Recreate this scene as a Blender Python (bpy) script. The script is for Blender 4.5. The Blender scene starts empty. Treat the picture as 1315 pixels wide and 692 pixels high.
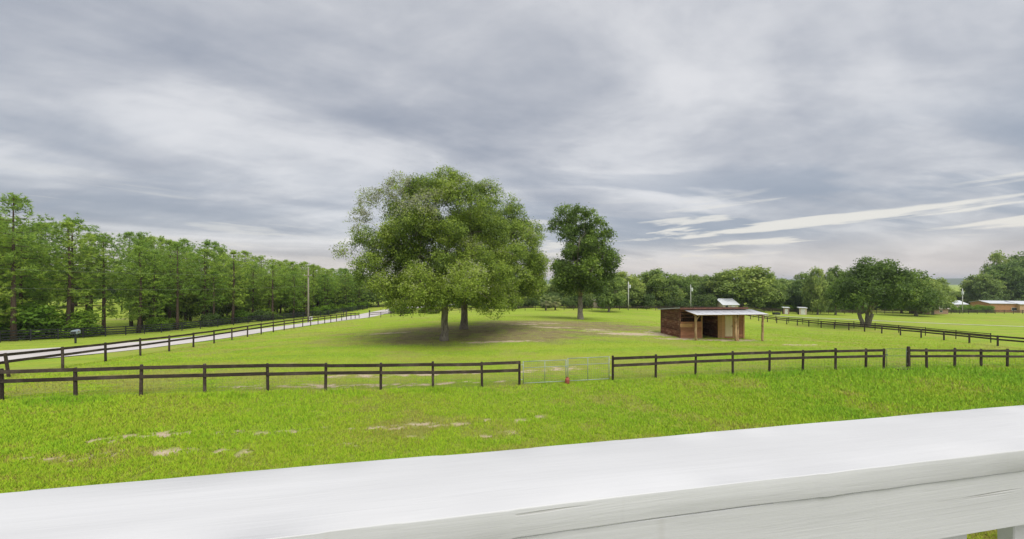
import bpy, bmesh, math, random
import numpy as np
from mathutils import Vector, Matrix, Euler

# ------------------------------------------------------------------ camera, sky, sun, exposure
scene = bpy.context.scene
F, CX, CY, HC = 450.0, 657.5, 362.0, 5.2          # focal length / horizon of the photograph in its pixels, eye height

cam_d = bpy.data.cameras.new("camera")
cam_d.sensor_width = 36.0
cam_d.lens = F / 1315.0 * 36.0
cam_d.shift_y = (CY - 346.0) / 1315.0
cam_d.clip_start = 0.05
cam_d.clip_end = 12000.0
cam = bpy.data.objects.new("camera", cam_d)
scene.collection.objects.link(cam)
cam.location = (0, 0, HC)
cam.rotation_euler = (math.radians(90), 0, 0)
scene.camera = cam

scene.view_settings.view_transform = 'Standard'
scene.view_settings.look = 'None'
scene.view_settings.gamma = 1.0
scene.view_settings.use_curve_mapping = False
scene.view_settings.exposure = 0.95

SUN_EL, SUN_AZ = 58.0, 150.0                      # azimuth clockwise from +Y (behind the camera, to the right)

world = bpy.data.worlds.new("World")
scene.world = world
world.use_nodes = True


def build_world():
    nt = world.node_tree
    for n in list(nt.nodes):
        nt.nodes.remove(n)
    N, L = nt.nodes, nt.links

    def node(t, **kw):
        n = N.new(t)
        for k, v in kw.items():
            setattr(n, k, v)
        return n

    def math_(op, a, b=None, c=None, clamp=False):
        n = node('ShaderNodeMath', operation=op)
        n.use_clamp = clamp
        for i, v in enumerate((a, b, c)):
            if v is None:
                continue
            if isinstance(v, (int, float)):
                n.inputs[i].default_value = v
            else:
                L.new(v, n.inputs[i])
        return n.outputs[0]

    def smooth(v, lo, hi, o0=0.0, o1=1.0):
        n = node('ShaderNodeMapRange', interpolation_type='SMOOTHSTEP')
        L.new(v, n.inputs['Value'])
        n.inputs['From Min'].default_value = lo
        n.inputs['From Max'].default_value = hi
        n.inputs['To Min'].default_value = o0
        n.inputs['To Max'].default_value = o1
        return n.outputs['Result']

    def mixc(f, a, b):
        n = node('ShaderNodeMix', data_type='RGBA')
        for i, v in ((0, f), (6, a), (7, b)):
            if isinstance(v, (int, float)):
                n.inputs[i].default_value = v
            elif isinstance(v, tuple):
                n.inputs[i].default_value = (*v, 1)
            else:
                L.new(v, n.inputs[i])
        return n.outputs[2]

    def noise(vec, scale, detail=6, rough=0.55, dist=0.0):
        n = node('ShaderNodeTexNoise')
        n.inputs['Scale'].default_value = scale
        n.inputs['Detail'].default_value = detail
        n.inputs['Roughness'].default_value = rough
        n.inputs['Distortion'].default_value = dist
        L.new(vec, n.inputs['Vector'])
        return n.outputs[0]

    def comb(x, y, z=0.0):
        n = node('ShaderNodeCombineXYZ')
        for i, v in enumerate((x, y, z)):
            if isinstance(v, (int, float)):
                n.inputs[i].default_value = v
            else:
                L.new(v, n.inputs[i])
        return n.outputs[0]

    tc = node('ShaderNodeTexCoord')
    sep = node('ShaderNodeSeparateXYZ')
    L.new(tc.outputs['Generated'], sep.inputs[0])
    dx, dy, dz = sep.outputs
    zc = math_('MAXIMUM', dz, 0.0)
    zp = math_('ADD', zc, 0.11)
    u = math_('DIVIDE', dx, zp)
    v = math_('DIVIDE', dy, zp)
    # broad drawn-out masses of the deck
    a = math.radians(-38)
    ur = math_('ADD', math_('MULTIPLY', u, math.cos(a)), math_('MULTIPLY', v, -math.sin(a)))
    vr = math_('ADD', math_('MULTIPLY', u, math.sin(a)), math_('MULTIPLY', v, math.cos(a)))
    big = noise(comb(math_('MULTIPLY', ur, 0.42), math_('MULTIPLY', vr, 0.95), 33.9), 1.0, 5, 0.48, 0.6)
    # billows of the cloud base, less foreshortened
    zb = math_('ADD', zc, 0.24)
    ub = math_('DIVIDE', dx, zb)
    vb = math_('DIVIDE', dy, zb)
    bil = noise(comb(math_('MULTIPLY', ub, 1.6), math_('MULTIPLY', vb, 2.7), 1.3), 1.0, 9, 0.54, 0.35)
    fine = noise(comb(math_('MULTIPLY', ub, 6.0), math_('MULTIPLY', vb, 9.5), 7.7), 1.0, 7, 0.58, 0.2)
    dens = math_('ADD', math_('ADD', math_('MULTIPLY', big, 0.62), math_('MULTIPLY', bil, 0.30)), math_('MULTIPLY', fine, 0.09))
    t = smooth(dens, 0.36, 0.68)
    ramp = node('ShaderNodeValToRGB')
    L.new(t, ramp.inputs[0])
    e = ramp.color_ramp.elements
    e[0].position, e[0].color = 0.0, (0.405, 0.405, 0.415, 1)
    e[1].position, e[1].color = 1.0, (0.172, 0.188, 0.222, 1)
    m = ramp.color_ramp.elements.new(0.45)
    m.color = (0.282, 0.290, 0.312, 1)
    cloud = ramp.outputs[0]
    # darker blue-grey bank low in the sky, heavier towards the right
    side = smooth(math_('DIVIDE', dx, math_('MAXIMUM', dy, 0.2)), -0.5, 0.6, 0.35, 1.0)
    bank = noise(comb(math_('MULTIPLY', ub, 0.9), math_('MULTIPLY', vb, 3.2), 17.2), 1.0, 8, 0.56, 0.3)
    bm = math_('MULTIPLY', smooth(bank, 0.40, 0.56), math_('MULTIPLY', smooth(zc, 0.04, 0.12), smooth(zc, 0.36, 0.20)))
    cloud = mixc(math_('MULTIPLY', math_('MULTIPLY', bm, side), 0.75), cloud, (0.165, 0.190, 0.232))
    # thin bright slits between the layers
    lay = noise(comb(math_('MULTIPLY', ub, 1.5), math_('MULTIPLY', zc, 34.0), 8.8), 1.0, 8, 0.58, 0.25)
    slit = smooth(lay, 0.535, 0.62)
    low = math_('MULTIPLY', smooth(zc, 0.02, 0.05), smooth(zc, 0.24, 0.13))
    cloud = mixc(math_('MULTIPLY', math_('MULTIPLY', math_('MULTIPLY', slit, low), side), 0.95), cloud, (0.44, 0.425, 0.395))
    # pale warm air right over the horizon
    warm = math_('MULTIPLY', smooth(zc, 0.13, 0.0), 0.72)
    cloud = mixc(warm, cloud, (0.41, 0.360, 0.325))

    sky = node('ShaderNodeTexSky', sky_type='NISHITA')
    sky.sun_disc = False
    sky.sun_elevation = math.radians(SUN_EL)
    sky.sun_rotation = math.radians(SUN_AZ)
    sky.air_density = 1.2
    sky.dust_density = 2.0
    skyc = node('ShaderNodeVectorMath', operation='SCALE')
    L.new(sky.outputs[0], skyc.inputs[0])
    skyc.inputs['Scale'].default_value = 1.0
    bg1 = node('ShaderNodeBackground')
    L.new(skyc.outputs[0], bg1.inputs[0])
    bg1.inputs[1].default_value = 0.10
    bg2 = node('ShaderNodeBackground')
    L.new(cloud, bg2.inputs[0])
    bg2.inputs[1].default_value = 1.0
    mix = node('ShaderNodeMixShader')
    mix.inputs[0].default_value = 0.93           # an almost closed deck
    L.new(bg1.outputs[0], mix.inputs[1])
    L.new(bg2.outputs[0], mix.inputs[2])
    out = node('ShaderNodeOutputWorld')
    L.new(mix.outputs[0], out.inputs[0])


build_world()

sun_d = bpy.data.lights.new("sun", 'SUN')
sun_d.energy = 1.5
sun_d.angle = math.radians(45)
sun_d.color = (1.0, 0.965, 0.90)
sun = bpy.data.objects.new("sun", sun_d)
scene.collection.objects.link(sun)
_el, _az = math.radians(SUN_EL), math.radians(SUN_AZ)
S = Vector((math.sin(_az) * math.cos(_el), math.cos(_az) * math.cos(_el), math.sin(_el)))
sun.rotation_euler = S.to_track_quat('Z', 'Y').to_euler()
sun.location = (20, -20, 60)

# ------------------------------------------------------------------ helpers
COL = scene.collection
RNG = np.random.default_rng(11)
R = random.Random(5)


def P(x, y, Y):
    """world point at depth Y seen at pixel x, y of the photograph"""
    return ((x - CX) / F * Y, Y, HC - (y - CY) / F * Y)


def tag(o, label=None, cat=None, group=None, kind=None):
    if label: o['label'] = label
    if cat: o['category'] = cat
    if group: o['group'] = group
    if kind: o['kind'] = kind
    return o


def empty(name, loc, rz=0.0):
    o = bpy.data.objects.new(name, None)
    o.empty_display_size = 0.3
    COL.objects.link(o)
    o.location = loc
    o.rotation_euler = (0, 0, rz)
    return o


def link(name, mesh, parent=None, loc=(0, 0, 0), rot=(0, 0, 0), scale=(1, 1, 1)):
    o = bpy.data.objects.new(name, mesh)
    COL.objects.link(o)
    o.location, o.rotation_euler, o.scale = loc, rot, scale
    if parent: o.parent = parent
    return o


def np_mesh(name, verts, faces, mat=None, attr=None, smooth=False):
    """verts (n,3) array, faces (m,k) array"""
    me = bpy.data.meshes.new(name)
    verts = np.asarray(verts, dtype=np.float32)
    faces = np.asarray(faces, dtype=np.int32)
    k = faces.shape[1]
    me.vertices.add(len(verts)); me.vertices.foreach_set('co', verts.ravel())
    me.loops.add(faces.size); me.loops.foreach_set('vertex_index', faces.ravel())
    me.polygons.add(len(faces))
    me.polygons.foreach_set('loop_start', np.arange(0, faces.size, k, dtype=np.int32))
    me.polygons.foreach_set('loop_total', np.full(len(faces), k, dtype=np.int32))
    if smooth:
        me.polygons.foreach_set('use_smooth', np.ones(len(faces), dtype=bool))
    if attr:
        for an, av in attr.items():
            a = me.attributes.new(an, 'FLOAT', 'POINT')
            a.data.foreach_set('value', np.asarray(av, dtype=np.float32))
    me.update(calc_edges=True)
    if mat: me.materials.append(mat)
    return me


class MB:
    """collects boxes and tubes into one mesh"""
    def __init__(self):
        self.v, self.f = [], []

    def add(self, vs, fs):
        b = len(self.v)
        self.v += [tuple(p) for p in vs]
        self.f += [tuple(b + i for i in f) for f in fs]
        return self

    def box(self, c, s, rot=None):
        sx, sy, sz = s[0] / 2, s[1] / 2, s[2] / 2
        vs = [Vector((x, y, z)) for x in (-sx, sx) for y in (-sy, sy) for z in (-sz, sz)]
        if rot is not None:
            m = Euler(rot).to_matrix()
            vs = [m @ p for p in vs]
        vs = [p + Vector(c) for p in vs]
        return self.add(vs, [(0, 1, 3, 2), (4, 6, 7, 5), (0, 4, 5, 1), (2, 3, 7, 6), (0, 2, 6, 4), (1, 5, 7, 3)])

    def tube(self, pts, rad, n=6, cap=True):
        pts = [Vector(p) for p in pts]
        if isinstance(rad, (int, float)): rad = [rad] * len(pts)
        vs, fs = [], []
        prev = None
        for i, p in enumerate(pts):
            d = (pts[min(i + 1, len(pts) - 1)] - pts[max(i - 1, 0)])
            if d.length < 1e-9: d = Vector((0, 0, 1))
            d.normalize()
            ref = prev if prev is not None else (Vector((1, 0, 0)) if abs(d.x) < 0.9 else Vector((0, 1, 0)))
            a = (ref - d * ref.dot(d))
            if a.length < 1e-6: a = d.orthogonal()
            a.normalize(); prev = a
            b = d.cross(a)
            for k in range(n):
                t = 2 * math.pi * k / n
                vs.append(p + (a * math.cos(t) + b * math.sin(t)) * rad[i])
        for i in range(len(pts) - 1):
            for k in range(n):
                k2 = (k + 1) % n
                fs.append((i * n + k, i * n + k2, (i + 1) * n + k2, (i + 1) * n + k))
        if cap:
            fs.append(tuple(range(n - 1, -1, -1)))
            m = (len(pts) - 1) * n
            fs.append(tuple(m + k for k in range(n)))
        return self.add(vs, fs)

    def lathe(self, prof, n=16, c=(0, 0, 0)):
        vs, fs = [], []
        for r, z in prof:
            for k in range(n):
                t = 2 * math.pi * k / n
                vs.append((c[0] + r * math.cos(t), c[1] + r * math.sin(t), c[2] + z))
        for i in range(len(prof) - 1):
            for k in range(n):
                k2 = (k + 1) % n
                fs.append((i * n + k, i * n + k2, (i + 1) * n + k2, (i + 1) * n + k))
        fs.append(tuple(range(n - 1, -1, -1)))
        m = (len(prof) - 1) * n
        fs.append(tuple(m + k for k in range(n)))
        return self.add(vs, fs)

    def mesh(self, name, mat, smooth=False, bevel=0.0):
        me = bpy.data.meshes.new(name)
        me.from_pydata([tuple(p) for p in self.v], [], self.f)
        if bevel:
            bm = bmesh.new(); bm.from_mesh(me)
            bmesh.ops.bevel(bm, geom=bm.edges[:], offset=bevel, segments=1, affect='EDGES')
            bm.to_mesh(me); bm.free()
        if smooth:
            me.polygons.foreach_set('use_smooth', [True] * len(me.polygons))
        me.update()
        if mat: me.materials.append(mat)
        return me

    def build(self, name, mat, parent=None, loc=(0, 0, 0), rot=(0, 0, 0), smooth=False, bevel=0.0):
        return link(name, self.mesh(name, mat, smooth, bevel), parent, loc, rot)


# ---- lattice value noise for layout
_TAB = np.random.default_rng(3).random((256, 256))


def vnoise(x, y):
    xi, yi = np.floor(x).astype(int), np.floor(y).astype(int)
    fx, fy = x - xi, y - yi
    fx, fy = fx * fx * (3 - 2 * fx), fy * fy * (3 - 2 * fy)
    g = lambda a, b: _TAB[a & 255, b & 255]
    return (g(xi, yi) * (1 - fx) + g(xi + 1, yi) * fx) * (1 - fy) + (g(xi, yi + 1) * (1 - fx) + g(xi + 1, yi + 1) * fx) * fy


def fbm(x, y, o=4):
    s, a, t = 0, 0.5, 0
    for i in range(o):
        s = s + a * vnoise(x * 2 ** i + 17.3 * i, y * 2 ** i + 5.1 * i); t += a; a *= 0.5
    return s / t


def sstep(a, b, x):
    t = np.clip((x - a) / (b - a), 0, 1)
    return t * t * (3 - 2 * t)


# ------------------------------------------------------------------ terrain
FX0, FSL = 17.3, 0.1735                            # front fence line  Y = FX0 + FSL * X


def on_front(px):
    k = (px - CX) / F
    Y = FX0 / (1 - FSL * k)
    return k * Y, Y


_ctl = [(-30, 5, .9), (-10, 5, .2), (0, 6, .1), (12, 6, 0), (30, 6, -.2), (55, 8, -1.0), (-60, 5, .6), (0, -25, .2), (-60, -30, .6), (60, -30, -.5)]
for px, py in ((97, 510), (344, 502), (619, 497), (893, 482.5), (1073, 475), (1190, 473), (1293, 472.5)):
    x, y = on_front(px); _ctl.append((x, y, HC - (py - CY) / F * y))
for a in ((571, 437, 30), (596, 422, 36), (745, 410, 52), (880, 435, 33), (955, 434.5, 34.1),
          (79.7, 473, 20.4), (247, 446, 29.8), (364, 424, 44), (444.5, 411, 65.2),
          (489, 407.5, 75), (625, 400, 88), (800, 398.5, 95), (900, 399, 97),
          (1303, 447, 39.7), (1063, 421.7, 62), (989, 413.8, 75), (1112, 419, 62), (1180, 414, 74),
          (1250, 403, 108), (1150, 402.5, 108), (1050, 402, 108),
          (0, 440, 39), (207, 427, 55), (336, 413.5, 70), (420, 405, 86), (145, 392, 105), (505, 396, 104)):
    _ctl.append(P(*a))
for ang in range(0, 360, 24):
    a = math.radians(ang)
    _ctl.append((280 * math.cos(a), 60 + 280 * math.sin(a), -5.0 if math.sin(a) > 0 else -1.5))
_C = np.array(_ctl)


def _tps(r2):
    return 0.5 * r2 * np.log(np.maximum(r2, 1e-9))


def _fit():
    n = len(_C)
    xy = _C[:, :2] / 50.0
    d2 = ((xy[:, None] - xy[None]) ** 2).sum(-1)
    A = np.zeros((n + 3, n + 3))
    A[:n, :n] = _tps(d2) + np.eye(n) * 0.002
    A[:n, n] = 1; A[:n, n + 1:] = xy
    A[n, :n] = 1; A[n + 1:, :n] = xy.T
    b = np.zeros(n + 3); b[:n] = _C[:, 2]
    return np.linalg.solve(A, b), xy


_W, _XY = _fit()


def height(X, Y):
    X = np.asarray(X, float); Y = np.asarray(Y, float)
    sh = X.shape
    x, y = X.ravel() / 50.0, Y.ravel() / 50.0
    z = _W[-3] + _W[-2] * x + _W[-1] * y
    for i in range(len(_XY)):
        z = z + _W[i] * _tps((x - _XY[i, 0]) ** 2 + (y - _XY[i, 1]) ** 2)
    r = np.hypot(X.ravel(), Y.ravel() - 60)
    z = z + (-7.0 - z) * sstep(150, 300, r)
    return z.reshape(sh)


def hz(x, y):
    return float(height(np.array([x]), np.array([y]))[0])


def G(x, y):
    return (x, y, hz(x, y))


# ---- layout of soil: bare sand and worn dirt
def ell(X, Y, cx, cy, rx, ry, ang=0.0):
    c, s = math.cos(math.radians(ang)), math.sin(math.radians(ang))
    a, b = X - cx, Y - cy
    return np.hypot((a * c + b * s) / rx, (-a * s + b * c) / ry)


def soil(X, Y):
    n1 = fbm(X * 0.9, Y * 2.0, 4)
    n2 = fbm(X * 0.35 + 40, Y * 0.6 + 9, 4)
    n3 = fbm(X * 4.2 + 7, Y * 6.5 + 3, 3)
    n4 = fbm(X * 0.28 + 90, Y * 0.40 + 60, 5)
    sand = np.zeros_like(X)
    rel = Y - (FX0 + FSL * X)                      # distance beyond the front fence
    # wheel track of bare spots through the lawn, spots beside it, spots behind the fence
    def track(c, w, x0, x1, thr):
        g = np.exp(-((rel - c + 0.5 * (fbm(X * .4, Y * .1) - .5)) / w) ** 2) * sstep(x0 - 3, x0, X) * (1 - sstep(x1, x1 + 3, X))
        return sstep(thr, thr + 0.07, n1 * 0.45 + n3 * 0.55 + 0.34 * g)
    sand = np.maximum(sand, track(-4.3, 0.34, -12, 1.5, 0.80))
    sand = np.maximum(sand, track(-5.5, 0.60, -13, -1, 0.89))
    sand = np.maximum(sand, track(0.75, 0.45, -13, -1.0, 0.82))
    sand = np.maximum(sand, track(2.6, 0.8, -9, 4.0, 0.87))
    for cx, cy, rx, ry, an in ((13.0, 35.5, 4.2, 1.1, 6), (16.2, 33.0, 2.6, .9, 6), (20.2, 32.6, 3.6, .85, 5), (15.2, 36.0, 1.3, 2.6, 5), (24.8, 30.6, 1.3, .35, 8),
                               (9.2, 38.0, 1.3, .5, 3), (4.6, 38.5, 2.2, .6, 3), (8.6, 36.6, 1.5, .4, 4), (1.5, 41.0, 2.0, .5, 2), (-1, 29.3, 3.5, .4, 8), (4, 43, 2.5, .5, 0),
                               (-12.5, 34.5, 2.0, .4, 6), (26.5, 31.2, .9, .25, 5)):
        e = ell(X, Y, cx, cy, rx, ry, an)
        sand = np.maximum(sand, sstep(1.05, 0.55, e + (n1 - .5) * 1.3 + (n3 - .5) * 1.6))
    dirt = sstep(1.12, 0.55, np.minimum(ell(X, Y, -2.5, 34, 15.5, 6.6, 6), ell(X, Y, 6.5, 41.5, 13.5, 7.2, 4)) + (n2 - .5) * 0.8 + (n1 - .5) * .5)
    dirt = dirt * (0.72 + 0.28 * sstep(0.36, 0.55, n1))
    # thin, yellowish patches of turf
    dry = sstep(0.50, 0.66, n4 * 0.7 + n1 * 0.3)
    behind = sstep(0.2, 0.8, rel) * (1 - sstep(4, 8, rel)) * (1 - sstep(14, 24, X))
    dry = np.maximum(dry, behind * sstep(0.42, 0.58, n1) * 0.9)
    near = 1 - sstep(-11, -5.5, rel)
    dry = np.maximum(dry, near * sstep(0.5, 0.62, n1) * 0.55)
    # mowing swaths
    sw = 0.5 + 0.5 * np.sin((X * 0.16 - Y * 1.0) * 2 * math.pi / 3.4 + 3.0 * fbm(X * .05, Y * .05, 2))
    sw = sw * sstep(0, 4, rel)
    # lush strip along the fence on the house side
    lush = np.exp(-((rel + 0.45) / 0.5) ** 2) * sstep(0.45, 0.6, fbm(X * .5 + 3, Y * .5, 3)) + 0.7 * sstep(0, 26, X - 2) * (1 - sstep(-1, 3, rel))
    lush = np.clip(lush, 0, 1)
    return sand, dirt, dry, sw, lush


# ------------------------------------------------------------------ materials
def mat_base(name):
    m = bpy.data.materials.new(name)
    m.use_nodes = True
    nt = m.node_tree
    for n in list(nt.nodes):
        if n.type not in ('BSDF_PRINCIPLED', 'OUTPUT_MATERIAL'):
            nt.nodes.remove(n)
    b = next(n for n in nt.nodes if n.type == 'BSDF_PRINCIPLED')
    return m, nt, b


def nd(nt, t, ins=None, **kw):
    n = nt.nodes.new(t)
    for k, v in kw.items():
        setattr(n, k, v)
    for k, v in (ins or {}).items():
        if isinstance(v, bpy.types.NodeSocket):
            nt.links.new(v, n.inputs[k])
        else:
            n.inputs[k].default_value = v
    return n


def mixn(nt, f, a, b, blend='MIX'):
    n = nt.nodes.new('ShaderNodeMix')
    n.data_type = 'RGBA'; n.blend_type = blend
    for i, v in ((0, f), (6, a), (7, b)):
        if isinstance(v, bpy.types.NodeSocket): nt.links.new(v, n.inputs[i])
        elif isinstance(v, (int, float)): n.inputs[i].default_value = v
        else: n.inputs[i].default_value = (*v, 1)
    return n.outputs[2]


def ramp(nt, f, stops):
    n = nt.nodes.new('ShaderNodeValToRGB')
    nt.links.new(f, n.inputs[0])
    el = n.color_ramp.elements
    while len(el) < len(stops): el.new(0.5)
    for e, (p, c) in zip(el, stops):
        e.position, e.color = p, (*c, 1)
    return n.outputs[0]


def noise_n(nt, vec, scale, detail=4, rough=.55, dist=0.0):
    n = nd(nt, 'ShaderNodeTexNoise', {'Scale': scale, 'Detail': detail, 'Roughness': rough, 'Distortion': dist})
    if vec is not None: nt.links.new(vec, n.inputs['Vector'])
    return n.outputs[0]


def bump(nt, b, h, strength, dist):
    n = nd(nt, 'ShaderNodeBump', {'Height': h, 'Strength': strength, 'Distance': dist})
    nt.links.new(n.outputs[0], b.inputs['Normal'])


def leaf_mat(name, stops, trans=0.35, rough=.55, spread=.17):
    """stops: colour over the per-leaf tint attribute"""
    m, nt, b = mat_base(name)
    a = nd(nt, 'ShaderNodeAttribute', attribute_name='tint')
    col = ramp(nt, a.outputs['Fac'], stops)
    oi = nd(nt, 'ShaderNodeObjectInfo')
    hsv = nd(nt, 'ShaderNodeHueSaturation', {'Color': col})
    mr = nd(nt, 'ShaderNodeMapRange', {'Value': oi.outputs['Random'], 'To Min': 1 - spread, 'To Max': 1 + spread})
    nt.links.new(mr.outputs[0], hsv.inputs['Value'])
    mr2 = nd(nt, 'ShaderNodeMapRange', {'Value': oi.outputs['Random'], 'To Min': .5 + .075 * spread, 'To Max': .5 - .075 * spread})
    nt.links.new(mr2.outputs[0], hsv.inputs['Hue'])
    col = hsv.outputs[0]
    nt.links.new(col, b.inputs['Base Color'])
    b.inputs['Roughness'].default_value = rough
    b.inputs['Specular IOR Level'].default_value = 0.3
    geo = nd(nt, 'ShaderNodeNewGeometry')
    nv = nd(nt, 'ShaderNodeVectorMath', {0: geo.outputs['Normal'], 1: (.6, .6, .6)}, operation='MULTIPLY')
    nv = nd(nt, 'ShaderNodeVectorMath', {0: nv.outputs[0], 1: (0, 0, .42)}, operation='ADD')
    nv = nd(nt, 'ShaderNodeVectorMath', {0: nv.outputs[0]}, operation='NORMALIZE')
    nt.links.new(nv.outputs[0], b.inputs['Normal'])
    tr = nd(nt, 'ShaderNodeBsdfTranslucent', {'Color': col})
    mx = nd(nt, 'ShaderNodeMixShader', {0: trans, 1: b.outputs[0], 2: tr.outputs[0]})
    out = next(n for n in nt.nodes if n.type == 'OUTPUT_MATERIAL')
    nt.links.new(mx.outputs[0], out.inputs[0])
    return m


def wood_mat(name, c1, c2, scale=(2, 22, 22), rough=.8, bumpd=.004, rand=.25, streak=None):
    m, nt, b = mat_base(name)
    tc = nd(nt, 'ShaderNodeTexCoord')
    oi = nd(nt, 'ShaderNodeObjectInfo')
    off = nd(nt, 'ShaderNodeVectorMath', {0: tc.outputs['Object']}, operation='ADD')
    sc = nd(nt, 'ShaderNodeVectorMath', {0: (13.0, 7.0, 5.0)}, operation='SCALE')
    nt.links.new(oi.outputs['Random'], sc.inputs['Scale'])
    nt.links.new(sc.outputs[0], off.inputs[1])
    mp = nd(nt, 'ShaderNodeMapping', {'Scale': scale})
    nt.links.new(off.outputs[0], mp.inputs[0])
    n1 = noise_n(nt, mp.outputs[0], 1.0, 6, .6, .3)
    n2 = noise_n(nt, off.outputs[0], 1.7, 4, .6)
    col = ramp(nt, n1, [(0.3, c1), (0.7, c2)])
    if streak:
        col = mixn(nt, nd(nt, 'ShaderNodeMapRange', {'Value': n2, 'From Min': .5, 'From Max': .7}).outputs[0], col, streak)
    mr = nd(nt, 'ShaderNodeMapRange', {'Value': oi.outputs['Random'], 'To Min': 1 - rand, 'To Max': 1 + rand})
    hs = nd(nt, 'ShaderNodeHueSaturation', {'Color': col, 'Value': mr.outputs[0]})
    nt.links.new(hs.outputs[0], b.inputs['Base Color'])
    b.inputs['Roughness'].default_value = rough
    b.inputs['Specular IOR Level'].default_value = 0.25
    bump(nt, b, n1, 0.6, bumpd)
    return m


def simple_mat(name, col, rough=.6, metal=0.0, var=.15, scale=3.0, spec=.4):
    m, nt, b = mat_base(name)
    tc = nd(nt, 'ShaderNodeTexCoord')
    n = noise_n(nt, tc.outputs['Object'], scale, 5, .6)
    c = ramp(nt, n, [(.3, tuple(x * (1 - var) for x in col)), (.7, tuple(min(1, x * (1 + var)) for x in col))])
    nt.links.new(c, b.inputs['Base Color'])
    b.inputs['Roughness'].default_value = rough
    b.inputs['Metallic'].default_value = metal
    b.inputs['Specular IOR Level'].default_value = spec
    return m


def ground_mat():
    m, nt, b = mat_base('ground_turf')
    geo = nd(nt, 'ShaderNodeNewGeometry')
    pos = geo.outputs['Position']
    at = lambda n: nd(nt, 'ShaderNodeAttribute', attribute_name=n).outputs['Fac']
    nA = noise_n(nt, pos, 0.06, 5, .6)
    nB = noise_n(nt, pos, 1.3, 6, .65)
    nC = noise_n(nt, pos, 9.0, 5, .7)
    green = ramp(nt, nA, [(.30, (.235, .365, .040)), (.52, (.295, .425, .046)), (.72, (.360, .450, .062))])
    fine = ramp(nt, nB, [(.25, (.72, .76, .70)), (.55, (1, 1, 1)), (.8, (1.14, 1.08, 1.0))])
    col = mixn(nt, 1.0, green, fine, 'MULTIPLY')
    vf = ramp(nt, nC, [(.3, (.72, .74, .70)), (.7, (1.18, 1.16, 1.15))])
    col = mixn(nt, .8, col, mixn(nt, 1.0, col, vf, 'MULTIPLY'))
    sw = nd(nt, 'ShaderNodeMath', {0: at('swath'), 1: .45}, operation='MULTIPLY').outputs[0]
    col = mixn(nt, sw, col, (.400, .430, .060))
    lu = nd(nt, 'ShaderNodeMath', {0: at('lush'), 1: .55}, operation='MULTIPLY').outputs[0]
    col = mixn(nt, lu, col, (.235, .420, .016))
    dr = nd(nt, 'ShaderNodeMath', {0: at('dry'), 1: .42}, operation='MULTIPLY').outputs[0]
    col = mixn(nt, dr, col, (.360, .310, .110))
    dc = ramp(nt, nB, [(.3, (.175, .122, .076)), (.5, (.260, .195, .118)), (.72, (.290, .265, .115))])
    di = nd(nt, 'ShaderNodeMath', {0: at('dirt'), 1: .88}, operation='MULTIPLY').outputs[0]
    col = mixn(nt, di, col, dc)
    th = nd(nt, 'ShaderNodeMath', {0: at('thin'), 1: .34}, operation='MULTIPLY').outputs[0]
    col = mixn(nt, th, col, (.170, .160, .040))
    sc = ramp(nt, nC, [(.3, (.44, .34, .22)), (.7, (.62, .52, .38))])
    col = mixn(nt, at('sand'), col, sc)
    nt.links.new(col, b.inputs['Base Color'])
    b.inputs['Roughness'].default_value = .95
    b.inputs['Specular IOR Level'].default_value = .1
    hgt = nd(nt, 'ShaderNodeMath', {0: nB, 1: nC}, operation='ADD').outputs[0]
    bump(nt, b, hgt, .8, .10)
    return m


def blade_mat():
    m, nt, b = mat_base('grass_blades')
    a = nd(nt, 'ShaderNodeAttribute', attribute_name='tint')
    col = ramp(nt, a.outputs['Fac'], [(0.0, (.360, .270, .110)), (.16, (.420, .400, .080)), (.30, (.470, .610, .034)), (.62, (.385, .610, .026)), (1.0, (.235, .490, .020))])
    nt.links.new(col, b.inputs['Base Color'])
    # thin upright blades take their light mostly from above
    geo = nd(nt, 'ShaderNodeNewGeometry')
    nv = nd(nt, 'ShaderNodeVectorMath', {0: geo.outputs['Normal'], 1: (.45, .45, .45)}, operation='MULTIPLY')
    nv = nd(nt, 'ShaderNodeVectorMath', {0: nv.outputs[0], 1: (0, 0, .8)}, operation='ADD')
    nv = nd(nt, 'ShaderNodeVectorMath', {0: nv.outputs[0]}, operation='NORMALIZE')
    nt.links.new(nv.outputs[0], b.inputs['Normal'])
    b.inputs['Roughness'].default_value = .6
    b.inputs['Specular IOR Level'].default_value = .2
    tr = nd(nt, 'ShaderNodeBsdfTranslucent', {'Color': col})
    mx = nd(nt, 'ShaderNodeMixShader', {0: .28, 1: b.outputs[0], 2: tr.outputs[0]})
    out = next(n for n in nt.nodes if n.type == 'OUTPUT_MATERIAL')
    nt.links.new(mx.outputs[0], out.inputs[0])
    return m


def road_mat():
    m, nt, b = mat_base('road_surface')
    geo = nd(nt, 'ShaderNodeNewGeometry')
    n1 = noise_n(nt, geo.outputs['Position'], .35, 5, .6)
    n2 = noise_n(nt, geo.outputs['Position'], 14, 4, .7)
    c = ramp(nt, n1, [(.3, (.52, .480, .465)), (.7, (.64, .595, .575))])
    c2 = mixn(nt, .35, c, mixn(nt, 1.0, c, ramp(nt, n2, [(.3, (.6, .6, .6)), (.7, (1.2, 1.2, 1.2))]), 'MULTIPLY'))
    nt.links.new(c2, b.inputs['Base Color'])
    b.inputs['Roughness'].default_value = .9
    bump(nt, b, n2, .5, .01)
    return m


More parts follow.
